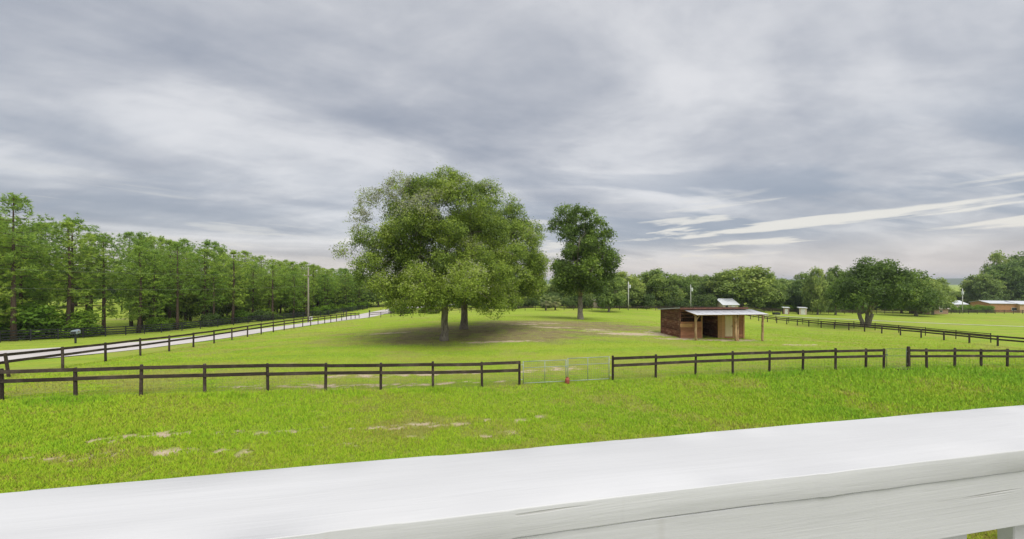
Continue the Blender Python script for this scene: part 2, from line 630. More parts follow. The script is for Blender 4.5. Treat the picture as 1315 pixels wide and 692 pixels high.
def white_paint():
    m, nt, b = mat_base('white_painted_wood')
    tc = nd(nt, 'ShaderNodeTexCoord')
    mp = nd(nt, 'ShaderNodeMapping', {'Vector': tc.outputs['Object'], 'Scale': (2.2, 38, 38)})
    g1 = noise_n(nt, mp.outputs[0], 1.0, 6, .6, 1.2)
    mp2 = nd(nt, 'ShaderNodeMapping', {'Vector': tc.outputs['Object'], 'Scale': (3.5, 190, 190)})
    g2 = noise_n(nt, mp2.outputs[0], 1.0, 4, .6, .5)
    mp3 = nd(nt, 'ShaderNodeMapping', {'Vector': tc.outputs['Object'], 'Scale': (1.3, 9, 9)})
    n3 = noise_n(nt, mp3.outputs[0], 1.0, 4, .55, .6)
    col = ramp(nt, n3, [(.32, (.550, .553, .562)), (.62, (.612, .615, .625))])
    # hairline cracks along the grain
    w = nd(nt, 'ShaderNodeMapping', {'Vector': tc.outputs['Object'], 'Scale': (1.1, 70, 70)})
    cn = noise_n(nt, w.outputs[0], 1.0, 3, .5, .35)
    line = nd(nt, 'ShaderNodeMapRange', {'Value': cn, 'From Min': .665, 'From Max': .70, 'To Min': 0, 'To Max': 1}).outputs[0]
    sel = nd(nt, 'ShaderNodeMapRange', {'Value': noise_n(nt, tc.outputs['Object'], 4.0, 2), 'From Min': .50, 'From Max': .62}).outputs[0]
    line = nd(nt, 'ShaderNodeMath', {0: line, 1: sel}, operation='MULTIPLY').outputs[0]
    line5 = nd(nt, 'ShaderNodeMath', {0: line, 1: .38}, operation='MULTIPLY').outputs[0]
    col = mixn(nt, line5, col, (.34, .32, .30))
    gr = nd(nt, 'ShaderNodeMapRange', {'Value': g2, 'From Min': .55, 'From Max': .75, 'To Min': 0, 'To Max': .11}).outputs[0]
    col = mixn(nt, gr, col, (.36, .36, .36))
    # small knots and specks of dirt
    vo = nd(nt, 'ShaderNodeTexVoronoi', {'Vector': nd(nt, 'ShaderNodeMapping', {'Vector': tc.outputs['Object'], 'Scale': (5, 9, 9)}).outputs[0], 'Scale': 1.0})
    sp = nd(nt, 'ShaderNodeMapRange', {'Value': vo.outputs['Distance'], 'From Min': .02, 'From Max': .05, 'To Min': .6, 'To Max': 0}).outputs[0]
    sel2 = nd(nt, 'ShaderNodeMapRange', {'Value': noise_n(nt, tc.outputs['Object'], 5.0, 1), 'From Min': .56, 'From Max': .62}).outputs[0]
    sp = nd(nt, 'ShaderNodeMath', {0: sp, 1: sel2}, operation='MULTIPLY').outputs[0]
    col = mixn(nt, sp, col, (.40, .36, .30))
    # vertical rain stains on the faces
    mp4 = nd(nt, 'ShaderNodeMapping', {'Vector': tc.outputs['Object'], 'Scale': (11, 0.2, 1.1)})
    st = nd(nt, 'ShaderNodeMapRange', {'Value': noise_n(nt, mp4.outputs[0], 1.0, 3, .6), 'From Min': .63, 'From Max': .70, 'To Min': 0, 'To Max': .28}).outputs[0]
    sx = nd(nt, 'ShaderNodeSeparateXYZ', {0: nd(nt, 'ShaderNodeNewGeometry').outputs['Normal']})
    up = nd(nt, 'ShaderNodeMath', {0: sx.outputs[2]}, operation='ABSOLUTE').outputs[0]
    face = nd(nt, 'ShaderNodeMath', {0: 1.0, 1: up}, operation='SUBTRACT', use_clamp=True).outputs[0]
    col = mixn(nt, nd(nt, 'ShaderNodeMath', {0: st, 1: face}, operation='MULTIPLY').outputs[0], col, (.42, .40, .37))
    nt.links.new(col, b.inputs['Base Color'])
    b.inputs['Roughness'].default_value = .62
    b.inputs['Specular IOR Level'].default_value = .35
    h = nd(nt, 'ShaderNodeMath', {0: g1, 1: nd(nt, 'ShaderNodeMath', {0: g2, 1: .5}, operation='MULTIPLY').outputs[0]}, operation='ADD').outputs[0]
    h = nd(nt, 'ShaderNodeMath', {0: h, 1: nd(nt, 'ShaderNodeMath', {0: line, 1: .8}, operation='MULTIPLY').outputs[0]}, operation='SUBTRACT').outputs[0]
    bump(nt, b, h, .5, .0015)
    return m


def bark_mat(name, c1, c2, sc=(9, 9, 2.2)):
    m, nt, b = mat_base(name)
    tc = nd(nt, 'ShaderNodeTexCoord')
    mp = nd(nt, 'ShaderNodeMapping', {'Vector': tc.outputs['Object'], 'Scale': sc})
    n1 = noise_n(nt, mp.outputs[0], 1.0, 6, .65, .5)
    n2 = noise_n(nt, tc.outputs['Object'], .8, 3, .5)
    c = ramp(nt, n1, [(.3, c1), (.68, c2)])
    c = mixn(nt, nd(nt, 'ShaderNodeMapRange', {'Value': n2, 'From Min': .45, 'From Max': .65, 'To Max': .5}).outputs[0], c, tuple(x * .8 + .02 for x in c2))
    nt.links.new(c, b.inputs['Base Color'])
    b.inputs['Roughness'].default_value = .95
    b.inputs['Specular IOR Level'].default_value = .1
    bump(nt, b, n1, 1.0, .05)
    return m


M = {}
M['ground'] = ground_mat()
M['blade'] = blade_mat()
M['road'] = road_mat()
M['white'] = white_paint()
M['fence'] = wood_mat('dark_fence_wood', (.030, .022, .018), (.075, .055, .045), rand=.3, streak=(.11, .085, .07))
M['blackfence'] = wood_mat('black_fence_wood', (.012, .013, .015), (.040, .042, .045), rand=.25)
M['plank_dark'] = wood_mat('dark_stained_plank', (.095, .038, .024), (.215, .092, .056), rand=.40, streak=(.32, .185, .12))
M['plank_red'] = wood_mat('red_brown_plank', (.270, .115, .062), (.440, .215, .120), rand=.25)
M['plank_tan'] = wood_mat('fresh_tan_plank', (.440, .240, .105), (.600, .360, .180), rand=.15)
M['log'] = wood_mat('peeled_log', (.34, .205, .110), (.58, .40, .235), scale=(14, 14, 2), rand=.2, streak=(.16, .09, .05))
M['door'] = wood_mat('cream_door', (.68, .56, .34), (.82, .70, .48), scale=(16, 16, 2), rand=.05)
M['tin_light'] = simple_mat('galvanised_roof', (.50, .51, .54), .5, .15, .22, 1.6)
M['tin_rust'] = simple_mat('rusty_roof', (.160, .075, .052), .75, .1, .4, 2.5)
M['pipe'] = simple_mat('galvanised_pipe', (.33, .38, .35), .5, .2, .15, 6)
M['pipe_dark'] = simple_mat('dull_thin_pipe', (.16, .19, .15), .6, .1, .2, 6)
M['wire'] = simple_mat('fence_wire', (.22, .25, .24), .5, .3, .1, 6)
M['cable'] = simple_mat('power_cable', (.20, .20, .20), .6, 0, .1, 1)
M['polewood'] = bark_mat('weathered_pole', (.20, .175, .14), (.36, .325, .27), (14, 14, 1))
M['polewhite'] = simple_mat('concrete_pole', (.52, .52, .50), .8, 0, .1, 3)
M['transformer'] = simple_mat('transformer_shell', (.62, .65, .66), .4, 0, .08, 3)
M['bark_oak'] = bark_mat('oak_bark', (.095, .078, .062), (.340, .300, .245))
M['bark_pine'] = bark_mat('pine_bark', (.050, .034, .027), (.130, .090, .070), (6, 6, 2))
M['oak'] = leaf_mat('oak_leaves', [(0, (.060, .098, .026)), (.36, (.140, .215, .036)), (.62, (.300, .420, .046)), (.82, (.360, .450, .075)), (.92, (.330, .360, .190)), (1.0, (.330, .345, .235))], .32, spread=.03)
M['undergrowth'] = leaf_mat('undergrowth_leaves', [(0, (.050, .085, .020)), (.5, (.090, .150, .030)), (1.0, (.16, .23, .045))], .3)
M['oak_dark'] = leaf_mat('dark_oak_leaves', [(0, (.070, .115, .028)), (.5, (.140, .225, .036)), (.85, (.250, .370, .044)), (1.0, (.31, .40, .07))], .36)
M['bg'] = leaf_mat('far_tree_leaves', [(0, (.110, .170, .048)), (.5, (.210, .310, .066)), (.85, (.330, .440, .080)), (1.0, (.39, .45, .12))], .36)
M['pine'] = leaf_mat('pine_needles', [(0, (.120, .200, .036)), (.5, (.255, .400, .046)), (.85, (.370, .520, .056)), (1.0, (.43, .50, .10))], .32)
M['shrub'] = leaf_mat('shrub_leaves', [(0, (.110, .200, .022)), (.5, (.190, .325, .028)), (.85, (.270, .420, .034)), (1.0, (.33, .43, .05))], .42)
M['palm'] = leaf_mat('palm_fronds', [(0, (.14, .20, .05)), (.6, (.26, .32, .10)), (1.0, (.36, .36, .18))], .3)
M['wall_cream'] = simple_mat('cream_siding', (.60, .50, .42), .8)
M['wall_brown'] = simple_mat('brown_siding', (.48, .25, .13), .8)
M['wall_tan'] = simple_mat('tan_siding', (.56, .37, .22), .8)
M['wall_pink'] = simple_mat('pinkish_siding', (.34, .22, .16), .8)
M['roof_white'] = simple_mat('white_metal_roof', (.60, .62, .66), .5, 0, .08, 1)
M['roof_pink'] = simple_mat('faded_roof', (.42, .36, .33), .7, 0, .1, 1)
M['glass'] = simple_mat('dark_window_glass', (.04, .05, .06), .15, 0, .1, 1)
M['trim'] = simple_mat('white_trim', (.66, .66, .64), .6, 0, .05, 2)
M['dark_metal'] = simple_mat('dark_painted_metal', (.030, .033, .038), .5, .1, .2, 4)
M['red'] = simple_mat('red_plastic', (.34, .085, .060), .5, 0, .15, 8)
M['hill'] = simple_mat('hill_forest', (.075, .115, .045), .95, 0, .35, .02)
M['deck'] = wood_mat('deck_boards', (.20, .19, .18), (.34, .33, .31))

# ------------------------------------------------------------------ ground sheet
def axis(segs):
    """coordinates whose spacing runs geometrically from d0 to d1 inside each segment"""
    out = [segs[0][0]]
    for a, b, d0, d1 in segs:
        L = b - a
        n = max(2, int(round(L / d0 if abs(d1 - d0) < 1e-9 else L * math.log(d1 / d0) / (d1 - d0))))
        k = np.cumsum(d0 * (d1 / d0) ** (np.arange(n) / (n - 1)))
        out += list(a + k * (L / k[-1]))
    return np.array(out)


def build_ground():
    xs = axis([(-4500, -140, 240, 8), (-140, -34, 6, .5), (-34, 46, .26, .26), (46, 140, .5, 6), (140, 4500, 8, 240)])
    ys = axis([(-3000, -30, 240, 4), (-30, 5, 4, .2), (5, 20, .13, .15), (20, 48, .18, .35), (48, 130, .4, 4), (130, 5000, 5, 240)])
    X, Y = np.meshgrid(xs, ys)
    Z = height(X, Y)
    near = (np.abs(X) < 140) & (Y > 0) & (Y < 130)
    Z = Z + np.where(near, (fbm(X * .8, Y * .8, 3) - .5) * .06, 0)
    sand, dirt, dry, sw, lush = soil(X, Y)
    Z = Z - 0.02 * sand
    nx, ny = len(xs), len(ys)
    idx = np.arange(nx * ny).reshape(ny, nx)
    f = np.stack([idx[:-1, :-1], idx[:-1, 1:], idx[1:, 1:], idx[1:, :-1]], -1).reshape(-1, 4)
    v = np.stack([X, Y, Z], -1).reshape(-1, 3)
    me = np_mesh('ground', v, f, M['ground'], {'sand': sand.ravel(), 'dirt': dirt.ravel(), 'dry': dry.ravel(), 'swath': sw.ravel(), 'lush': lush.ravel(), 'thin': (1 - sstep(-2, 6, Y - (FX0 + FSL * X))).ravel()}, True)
    o = link('ground', me)
    tag(o, 'gently rolling green pasture and lawn with bare sandy spots', 'ground', kind='structure')


build_ground()


def build_blades(name, label, sel, n, ymin, ymax, w, hgt, seed, var=.5, pw=.8):
    rng = np.random.default_rng(seed)
    # even cover of the picture: density falls with the square of the distance
    t = rng.random(n)
    Y = 1.0 / (1 / ymin + t * (1 / ymax - 1 / ymin))
    X = (rng.random(n) * 2 - 1) * 1.62 * Y
    rel = Y - (FX0 + FSL * X)
    k = sel(X, Y, rel)
    X, Y = X[k], Y[k]
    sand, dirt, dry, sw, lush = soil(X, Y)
    cl = .35 * fbm(X * 2.4, Y * 2.4, 2) + .65 * fbm(X * 8.5, Y * 8.5, 2)
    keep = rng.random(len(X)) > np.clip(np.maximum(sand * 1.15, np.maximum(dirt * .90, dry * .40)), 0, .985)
    keep &= (cl + rng.random(len(X)) * .34) > .50
    X, Y, dry, sw, lush, dirt, cl = (a[keep] for a in (X, Y, dry, sw, lush, dirt, cl))
    n = len(X)
    Z = height(X, Y) + (fbm(X * .8, Y * .8, 3) - .5) * .06 - .008
    d = np.sqrt(X ** 2 + Y ** 2)
    ws = w * (d / ymin) ** pw * (0.7 + .6 * rng.random(n))
    hs = hgt * (d / ymin) ** .35 * (0.45 + .9 * rng.random(n)) * (1 + .7 * lush) * (.25 + 1.6 * cl)
    a = rng.random(n) * 2 * math.pi
    lean = hs * (.1 + .7 * rng.random(n)); la = rng.random(n) * 2 * math.pi
    bx, by = np.cos(a) * ws / 2, np.sin(a) * ws / 2
    v = np.empty((n, 3, 3))
    v[:, 0] = np.stack([X - bx, Y - by, Z], -1)
    v[:, 1] = np.stack([X + bx, Y + by, Z], -1)
    v[:, 2] = np.stack([X + np.cos(la) * lean, Y + np.sin(la) * lean, Z + hs], -1)
    f = np.arange(n * 3).reshape(n, 3)
    big = fbm(X * .22 + 70, Y * .3 + 20, 4)
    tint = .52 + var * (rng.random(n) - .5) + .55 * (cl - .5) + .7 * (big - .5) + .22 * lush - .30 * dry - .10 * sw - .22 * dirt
    brown = rng.random(n) < (.03 + .12 * dry)
    tint = np.where(brown, .06 + .12 * rng.random(n), np.clip(tint, .16, 1))
    me = np_mesh(name, v.reshape(-1, 3), f, M['blade'], {'tint': np.repeat(tint, 3)})
    tag(link(name, me), label, 'grass', kind='stuff')


build_blades('lawn_grass', 'bright green lawn grass between the white railing and the front fence', lambda X, Y, r: (r < -.05) & (X > -32) & (X < 46), 1000000, 6.6, 24, .013, .062, 1)
build_blades('pasture_grass', 'mown pasture grass inside the wooden fences', lambda X, Y, r: (r > .05) & (X > -27 - .104 * (Y - 20)) & (X < 58), 560000, 13.5, 62, .019, .036, 2, .28, .75)

# ------------------------------------------------------------------ road, track, hills
def ribbon(name, ctr, mat, zoff, n=120):
    """ctr: list of (x, y, half width) smoothed into a strip that follows the ground"""
    c = np.array(ctr, float)
    t = np.arange(len(c)); tt = np.linspace(0, len(c) - 1, n)
    def cr(col):
        out = []
        for s in tt:
            i = min(int(s), len(c) - 2); u = s - i
            p0, p1, p2, p3 = col[max(i - 1, 0)], col[i], col[i + 1], col[min(i + 2, len(c) - 1)]
            out.append(.5 * (2 * p1 + (p2 - p0) * u + (2 * p0 - 5 * p1 + 4 * p2 - p3) * u * u + (3 * p1 - p0 - 3 * p2 + p3) * u ** 3))
        return np.array(out)
    x, y, w = cr(c[:, 0]), cr(c[:, 1]), cr(c[:, 2])
    dx, dy = np.gradient(x), np.gradient(y)
    l = np.hypot(dx, dy); nx, ny = -dy / l, dx / l
    k = 9
    V = []
    for j in range(k):
        s = (j / (k - 1) * 2 - 1)
        wob = 1 + (.06 * (vnoise(tt * 3.1, tt * 0 + j) - .5) if j in (0, k - 1) else 0)
        X, Y = x + nx * w * s * wob, y + ny * w * s * wob
        Z = height(X, Y) + zoff * (1 - .6 * (abs(s) ** 6))
        V.append(np.stack([X, Y, Z], -1))
    V = np.array(V)
    idx = np.arange(k * n).reshape(k, n)
    f = np.stack([idx[:-1, :-1], idx[1:, :-1], idx[1:, 1:], idx[:-1, 1:]], -1).reshape(-1, 4)
    return link(name, np_mesh(name, V.reshape(-1, 3), f[:, ::-1], mat, None, True))


tag(ribbon('road', [(-120, -12, 4), (-80, 2, 4), (-58, 14, 5.6), (-39.4, 25.6, 5.6), (-34.3, 34, 4.1), (-32.9, 45, 3.1), (-33.2, 60, 3.0), (-34, 73, 3.1), (-34.6, 88, 3.4), (-32, 103, 3.4), (-24, 116, 3.0), (-8, 126, 3.0)], M['road'], .10),
    'pale gravel road curving past the fenced pasture', 'road', kind='structure')
M['sandpath'] = simple_mat('sandy_track', (.46, .47, .34), .95, 0, .2, .5)
tag(ribbon('path', [(58, 96, .5), (66, 88, .5), (76.5, 80.5, .5), (84, 73, .55), (92, 68.5, .5), (104, 63, .4)], M['sandpath'], .09, 60),
    'faint pale track across the right pasture', 'path', kind='structure')


def build_hills():
    n = 220
    ang = np.linspace(math.radians(8), math.radians(172), n)
    rows = []
    for r, k in ((2300, 0), (2700, .62), (3200, 1.0), (3900, .9), (4300, .2)):
        hgt = 6 + 30 * k * (.72 + .5 * fbm(ang * 7 + r * .002, ang * 0 + 3.3, 4))
        rows.append(np.stack([r * np.cos(ang), r * np.sin(ang), -12 + hgt * (k > 0)], -1))
    V = np.array(rows); k = len(rows)
    idx = np.arange(k * n).reshape(k, n)
    f = np.stack([idx[:-1, :-1], idx[:-1, 1:], idx[1:, 1:], idx[1:, :-1]], -1).reshape(-1, 4)
    tag(link('hills', np_mesh('hills', V.reshape(-1, 3), f[:, ::-1], M['hill'], None, True)), 'low blue wooded hills on the horizon', 'hills', kind='structure')


build_hills()

# ------------------------------------------------------------------ balcony railing (white painted)
def build_railing():
    psi = math.atan(F / (3150 - CX))
    h = 0.27                                        # eye above the cap
    yf = F * h / 214.0
    yn = F * h / 293.0
    w = (yf - yn) * math.cos(psi)
    t = 0.0343
    d = Vector((math.cos(psi), math.sin(psi), 0)); nrm = Vector((-math.sin(psi), math.cos(psi), 0))
    mid = Vector((0, (yf + yn) / 2, HC - h))
    root = empty('balcony_railing', (mid.x, mid.y, HC - h), psi)
    tag(root, 'white painted wooden balcony railing with a broad flat cap', 'railing')
    L0, L1 = -2.6, 3.4
    # cap board: rounded, slightly wavy arrises
    n = 600
    xs = np.linspace(L0, L1, n)
    r = .0016
    prof = []
    hw = w / 2
    for cy, cz, a0 in ((hw - r, -r, 90), (-hw + r, -r, 180), (-hw + r, -t + r, 270), (hw - r, -t + r, 0)):
        pass
    def arc(cy, cz, a0, a1):
        return [(cy + r * math.cos(math.radians(a0 + (a1 - a0) * i / 3)), cz + r * math.sin(math.radians(a0 + (a1 - a0) * i / 3))) for i in range(4)]
    prof = arc(hw - r, -r, 0, 90) + [(hw * .33, 0), (-hw * .33, 0)] + arc(-hw + r, -r, 90, 180) + arc(-hw + r, -t + r, 180, 270) + arc(hw - r, -t + r, 270, 360)
    prof = np.array(prof); k = len(prof)
    V = np.empty((n, k, 3))
    for j in range(k):
        sgn = 1 if prof[j, 0] > 0 else -1
        wob = (fbm(xs * 7 + 30 * (sgn > 0), xs * 0 + 1.7, 4) - .5) * .0042 + np.where(fbm(xs * 3 + 9 * sgn, xs * 0 + 5, 2) > .68, -.0012, 0)
        V[:, j, 0] = xs
        V[:, j, 1] = prof[j, 0] + sgn * wob
        V[:, j, 2] = prof[j, 1] + (fbm(xs * 4, xs * 0 + .35 * j, 3) - .5) * .0022
    idx = np.arange(n * k).reshape(n, k)
    f = np.stack([idx[:-1], np.roll(idx, -1, 1)[:-1], np.roll(idx, -1, 1)[1:], idx[1:]], -1).reshape(-1, 4)
    cap = link('cap', np_mesh('cap', V.reshape(-1, 3), f, M['white'], None, True), root)
    # face board under the cap, thin dark gap between them
    b = MB(); bh = .0885
    b.box((0, 0, 0), (L1 - L0, .036, bh))
    b.build('face_board', M['white'], root, ((L0 + L1) / 2, -hw + .0185 + .0030, -t - .0014 - bh / 2), bevel=.0010)
    # bead of caulk that bridges the gap in places
    def at_px(px, off=0.0):
        kx = (px - CX) / F
        a = Matrix(((d.x, -kx), (d.y, -1.0)))
        o = mid + nrm * (off - hw)
        s = a.inverted() @ Vector((-o.x, -o.y))
        return s.x
    for x0, x1 in ((300, 800), (996, 1072)):
        s0, s1 = at_px(x0), at_px(x1)
        MB().box((0, 0, 0), (s1 - s0, .008, .0018)).build('caulk_bead', M['white'], root, ((s0 + s1) / 2, -hw + .0075, -t - .0008))
    # pickets behind the face board
    po = .040
    e0, e1 = at_px(1243, po), at_px(1280, po + .0205)
    zc = -t - .0016
    pw = .089
    pitch = pw + (e1 - e0)
    for i in range(-26, 14):
        x = e1 + pw / 2 + i * pitch
        if x < L0 + .05 or x > L1 - .05: continue
        MB().box((0, 0, 0), (pw, .020, .86)).build('picket', M['white'], root, (x, -hw + po + .0105, zc - .43 - .001), bevel=.0015)
    MB().box((0, 0, 0), (L1 - L0, .036, .0885)).build('bottom_rail', M['white'], root, ((L0 + L1) / 2, -hw + .0185, zc - .80), bevel=.0016)
    zd = -.99
    for x in (L0 + .12, L1 - .12):
        MB().box((0, 0, 0), (.089, .089, -zd - t)).build('post', M['white'], root, (x, .012 + .03, (zd - t) / 2), bevel=.002)
    # the deck it stands on
    deck = empty('balcony_deck', (mid.x, mid.y, HC - h + zd), psi)
    tag(deck, 'raised timber deck under the white balcony railing', 'deck')
    for i in range(16):
        MB().box((0, 0, 0), (L1 - L0, .138, .032)).build('deck_board', M['deck'], deck, ((L0 + L1) / 2, .078 - i * .144, -.016), bevel=.002)
    for x in (L0 + .1, (L0 + L1) / 2, L1 - .1):
        MB().box((0, 0, 0), (.05, 2.3, .19)).build('joist', M['deck'], deck, (x, -1.0, -.032 - .095), bevel=.002)
    for x in (L0 + .1, L1 - .1):
        for y in (.05, -2.0):
            wp = Matrix.Rotation(psi, 3, 'Z') @ Vector((x, y, 0)) + mid
            g = hz(wp.x, wp.y) - .1
            top = HC - h + zd - .222
            MB().box((0, 0, 0), (.14, .14, top - g)).build('support_post', M['white'], deck, (x, y, (g + top) / 2 - (HC - h + zd)), bevel=.003)


build_railing()

# ------------------------------------------------------------------ fences
def board_between(a, b, hgt, thick, mat, parent, origin, name='board', ext=.0):
    a, b = Vector(a), Vector(b)
    d = b - a
    L = d.length + ext
    c = (a + b) / 2 - origin
    rz = math.atan2(d.y, d.x); ry = -math.asin(d.z / d.length)
    MB().box((0, 0, 0), (L, thick, hgt)).build(name, mat, parent, c, (0, ry, rz))


def fence(label, pts, height_=1.25, boards=(.115, .465), bh=.145, post=.125, mat='fence', side=-1, mesh=None, group=None, leans=None, name='board_fence', tall=()):
    """pts: ground positions (x, y) of the posts"""
    origin = Vector(G(*pts[0]))
    root = empty(name, origin)
    tag(root, label, 'fence', group)
    tops = []
    for i, (x, y) in enumerate(pts):
        g = Vector(G(x, y)) - origin
        hh = height_ * (1 + R.uniform(-.03, .03)) + (.12 if i in tall else 0)
        pw = post * (1.35 if i in tall else 1)
        m = MB()
        s = pw / 2
        m.lathe([(s * .98, -.25), (s, 0), (s * .96, hh - .05), (s * .78, hh)], 8)
        ln = leans.get(i, (0, 0)) if leans else (0, 0)
        m.build('post', M[mat], root, g, (ln[0] + R.uniform(-.018, .018), ln[1] + R.uniform(-.018, .018), R.uniform(0, 3)))
        tops.append(Vector(G(x, y)))
    for i in range(len(pts) - 1):
        a, b = tops[i], tops[i + 1]
        d = (b - a).normalized()
        n = Vector((-d.y, d.x, 0)).normalized() * side
        off = n * (post / 2 + .016)
        for j, dz in enumerate(boards):
            za = height_ - dz + R.uniform(-.02, .02); zb = height_ - dz + R.uniform(-.02, .02)
            board_between(a + off + Vector((0, 0, za)), b + off + Vector((0, 0, zb)), bh, .032, M[mat], root, origin, ext=-.012)
    if mesh:
        z0, z1, st = mesh
        V, Fc = [], []
        t = .0022
        def wire(p, q):
            dd = (q - p).normalized()
            u = dd.orthogonal().normalized() * t; w = dd.cross(u).normalized() * t
            b0 = len(V)
            for e in (p, q):
                V.extend([tuple(e + u), tuple(e - u * .5 + w * .87), tuple(e - u * .5 - w * .87)])
            for k in range(3):
                Fc.append((b0 + k, b0 + (k + 1) % 3, b0 + 3 + (k + 1) % 3, b0 + 3 + k))
        for i in range(len(pts) - 1):
            a, b = tops[i] - origin, tops[i + 1] - origin
            d = (b - a).normalized(); n = Vector((-d.y, d.x, 0)).normalized() * -side * (post / 2 + .006)
            z = z0
            while z < z1:
                wire(a + n + Vector((0, 0, z)), b + n + Vector((0, 0, z))); z += st
            L = (b - a).length; s = st
            while s < L:
                p = a + (b - a) * (s / L) + n
                wire(p + Vector((0, 0, z0)), p + Vector((0, 0, z1))); s += st * 1.5
        me = np_mesh('wire_mesh', V, Fc, M['wire'])
        o = link('wire_mesh', me, root); o['kind'] = 'stuff'
    return root


def front(pxs):
    return [on_front(p) for p in pxs]


left_px = [-330, -205, -98, 2, 97, 181, 263, 344, 418, 489, 556, 619, 667]
fence('dark two-board wooden fence on the road side of the metal double gate', front(left_px), mesh=(.06, .80, .16))
fence('dark two-board wooden fence between the double gate and the narrow gate', front([787, 842, 893, 941, 988, 1031, 1073, 1112, 1135]), mesh=(.06, .80, .16))
fence('dark two-board wooden fence beyond the narrow gate', front([1167, 1190, 1226, 1260, 1293.5, 1325, 1356, 1386, 1416]), mesh=(.06, .80, .16), tall=(0,))

# fence along the road: nearly straight away from the house
LF = []
for i in range(-3, 23):
    Y = 20.4 * (1 + .1157 * i)
    LF.append((-26.15 - .104 * (Y - 20.4), Y))
fence('long dark two-board fence running beside the gravel road', LF, side=1, leans={2: (.06, -.14)}, mesh=None)
# back fence, from the road corner across behind the oaks
BF = []
bx0 = [(474, 73.6), (489, 75), (515, 77), (560, 81), (605, 86), (648, 89.5), (700, 92), (760, 94.5), (830, 96.5), (900, 98), (960, 99)]
bp = [((p - CX) / F * y, y) for p, y in bx0]
for (xa, ya), (xb, yb) in zip(bp[:-1], bp[1:]):
    n = max(1, round(math.hypot(xb - xa, yb - ya) / 2.6))
    for k in range(n): BF.append((xa + (xb - xa) * k / n, ya + (yb - ya) * k / n))
fence('low dark fence along the back of the pasture behind the oaks', BF, height_=1.2, bh=.12)
# right fence, parallel to the road fence; heavier posts where it ends at a gateway
RF = []
y = 31.5
while y < 98:
    RF.append((57.3 - .065 * (y - 39.7), y)); y += 2.44
fence('dark two-board fence down the right side of the pasture', RF, side=-1, tall=(3, 2), mesh=(.06, .8, .2), post=.17, bh=.19)
RF2 = []
y = 44.0
while y < 92:
    RF2.append((60.4 - .065 * (y - 39.7), y)); y += 3.3
fence('second lighter fence line just beyond the right pasture fence', RF2, side=-1, post=.10, height_=1.22, bh=.10, boards=(.12, .5))
# far edge of the right pasture
FR = [(60 + k * 2.7, 100 + 6 * math.sin(k * .06) + .08 * k) for k in range(44)]
fence('far brown fence along the back edge of the right pasture', FR, height_=1.25, bh=.17, boards=(.12, .42, .75))
# black three-board fence beyond the road
fb = [(-66, 24), (-60.5, 33), (-57, 39), (-55, 55), (-50, 70), (-45, 86), (-42, 105)]
BK = []
for (xa, ya), (xb, yb) in zip(fb[:-1], fb[1:]):
    n = max(1, round(math.hypot(xb - xa, yb - ya) / 2.44))
    for k in range(n): BK.append((xa + (xb - xa) * k / n, ya + (yb - ya) * k / n))
fence('black four-board fence along the far side of the gravel road below the pines', BK, height_=1.35, boards=(.10, .42, .74, 1.06), bh=.14, mat='blackfence', side=1)
# old posts in the clearing behind the pines
CF = [(-98 + 3.4 * k, 88 - .5 * k) for k in range(9)]
fence('short stretch of old fence in the clearing behind the pines', CF, height_=1.4, boards=(.25,), bh=.1, mat='blackfence', post=.28)


# ------------------------------------------------------------------ gates
def pipe_gate(label, a, b, z0, z1, mids, verts, latch=False, r=.018, mt='pipe'):
    """a, b: ground points of the hinge and the free end"""
    a, b = Vector(a), Vector(b)
    root = empty('pipe_gate', a)
    tag(root, label, 'gate')
    L = (b - a).length
    d = (b - a) / L
    def pt(s, z): return d * s + Vector((0, 0, z))
    for z in (z0, z1): MB().tube([pt(r, z), pt(L - r, z)], r, 8).build('frame_rail', M[mt], root, smooth=True)
    for s in (r, L - r): MB().tube([pt(s, z0 - r), pt(s, z1 + r)], r * 1.15, 8).build('frame_stile', M[mt], root, smooth=True)
    for z in mids: MB().tube([pt(r, z), pt(L - r, z)], r * .85, 8).build('middle_rail', M[mt], root, smooth=True)
    for s in verts: MB().tube([pt(s * L, z0), pt(s * L, z1)], r * .85, 8).build('brace', M[mt], root, smooth=True)
    for z in (z0 + .18, z1 - .16):
        MB().tube([pt(-.10, z), pt(r, z)], .016, 6).build('hinge', M[mt], root)
    V, Fc = [], []
    m = MB(); t = .0026
    z = z0 + .1
    while z < z1 - .05:
        m.tube([pt(r, z), pt(L - r, z)], t, 3, False); z += .11
    s = .1
    while s < L - .05:
        m.tube([pt(s, z0), pt(s, z1)], t, 3, False); s += .11
    o = m.build('wire_mesh', M['wire'], root); o['kind'] = 'stuff'
    if latch:
        MB().box((0, 0, 0), (.12, .04, .06)).build('latch', M[mt], root, pt(L - .02, (z0 + z1) / 2 + .2))
    return root


def gp(px, dz=0):
    x, y = on_front(px); return Vector((x, y, hz(x, y) + dz))


pipe_gate('galvanised wire-mesh gate leaf hung on the post of the road side fence', gp(671.5), gp(727.3), .10, 1.17, (.86,), (.50,), True)
pipe_gate('galvanised wire-mesh gate leaf hung on the post of the shed side fence', gp(782.5), gp(728.8), .10, 1.24, (.90,), (.52,))
pipe_gate('narrow light pipe gate between two thick fence posts', gp(1164), gp(1138.5), .10, 1.22, (.80,), (), True, .012, 'pipe_dark')
x, y = on_front(728); y -= .12
m = MB(); m.lathe([(.10, 0), (.115, .03), (.115, .20), (.09, .26), (.035, .29), (.035, .34), (.0, .345)], 14)
jug = empty('red_jug', G(x, y)); tag(jug, 'small red plastic jug standing where the two gate leaves meet', 'jug')
m.build('body', M['red'], jug, smooth=False)
MB().tube([(.035, 0, .30), (.09, 0, .31), (.105, 0, .26), (.09, 0, .21)], .012, 6).build('handle', M['red'], jug)
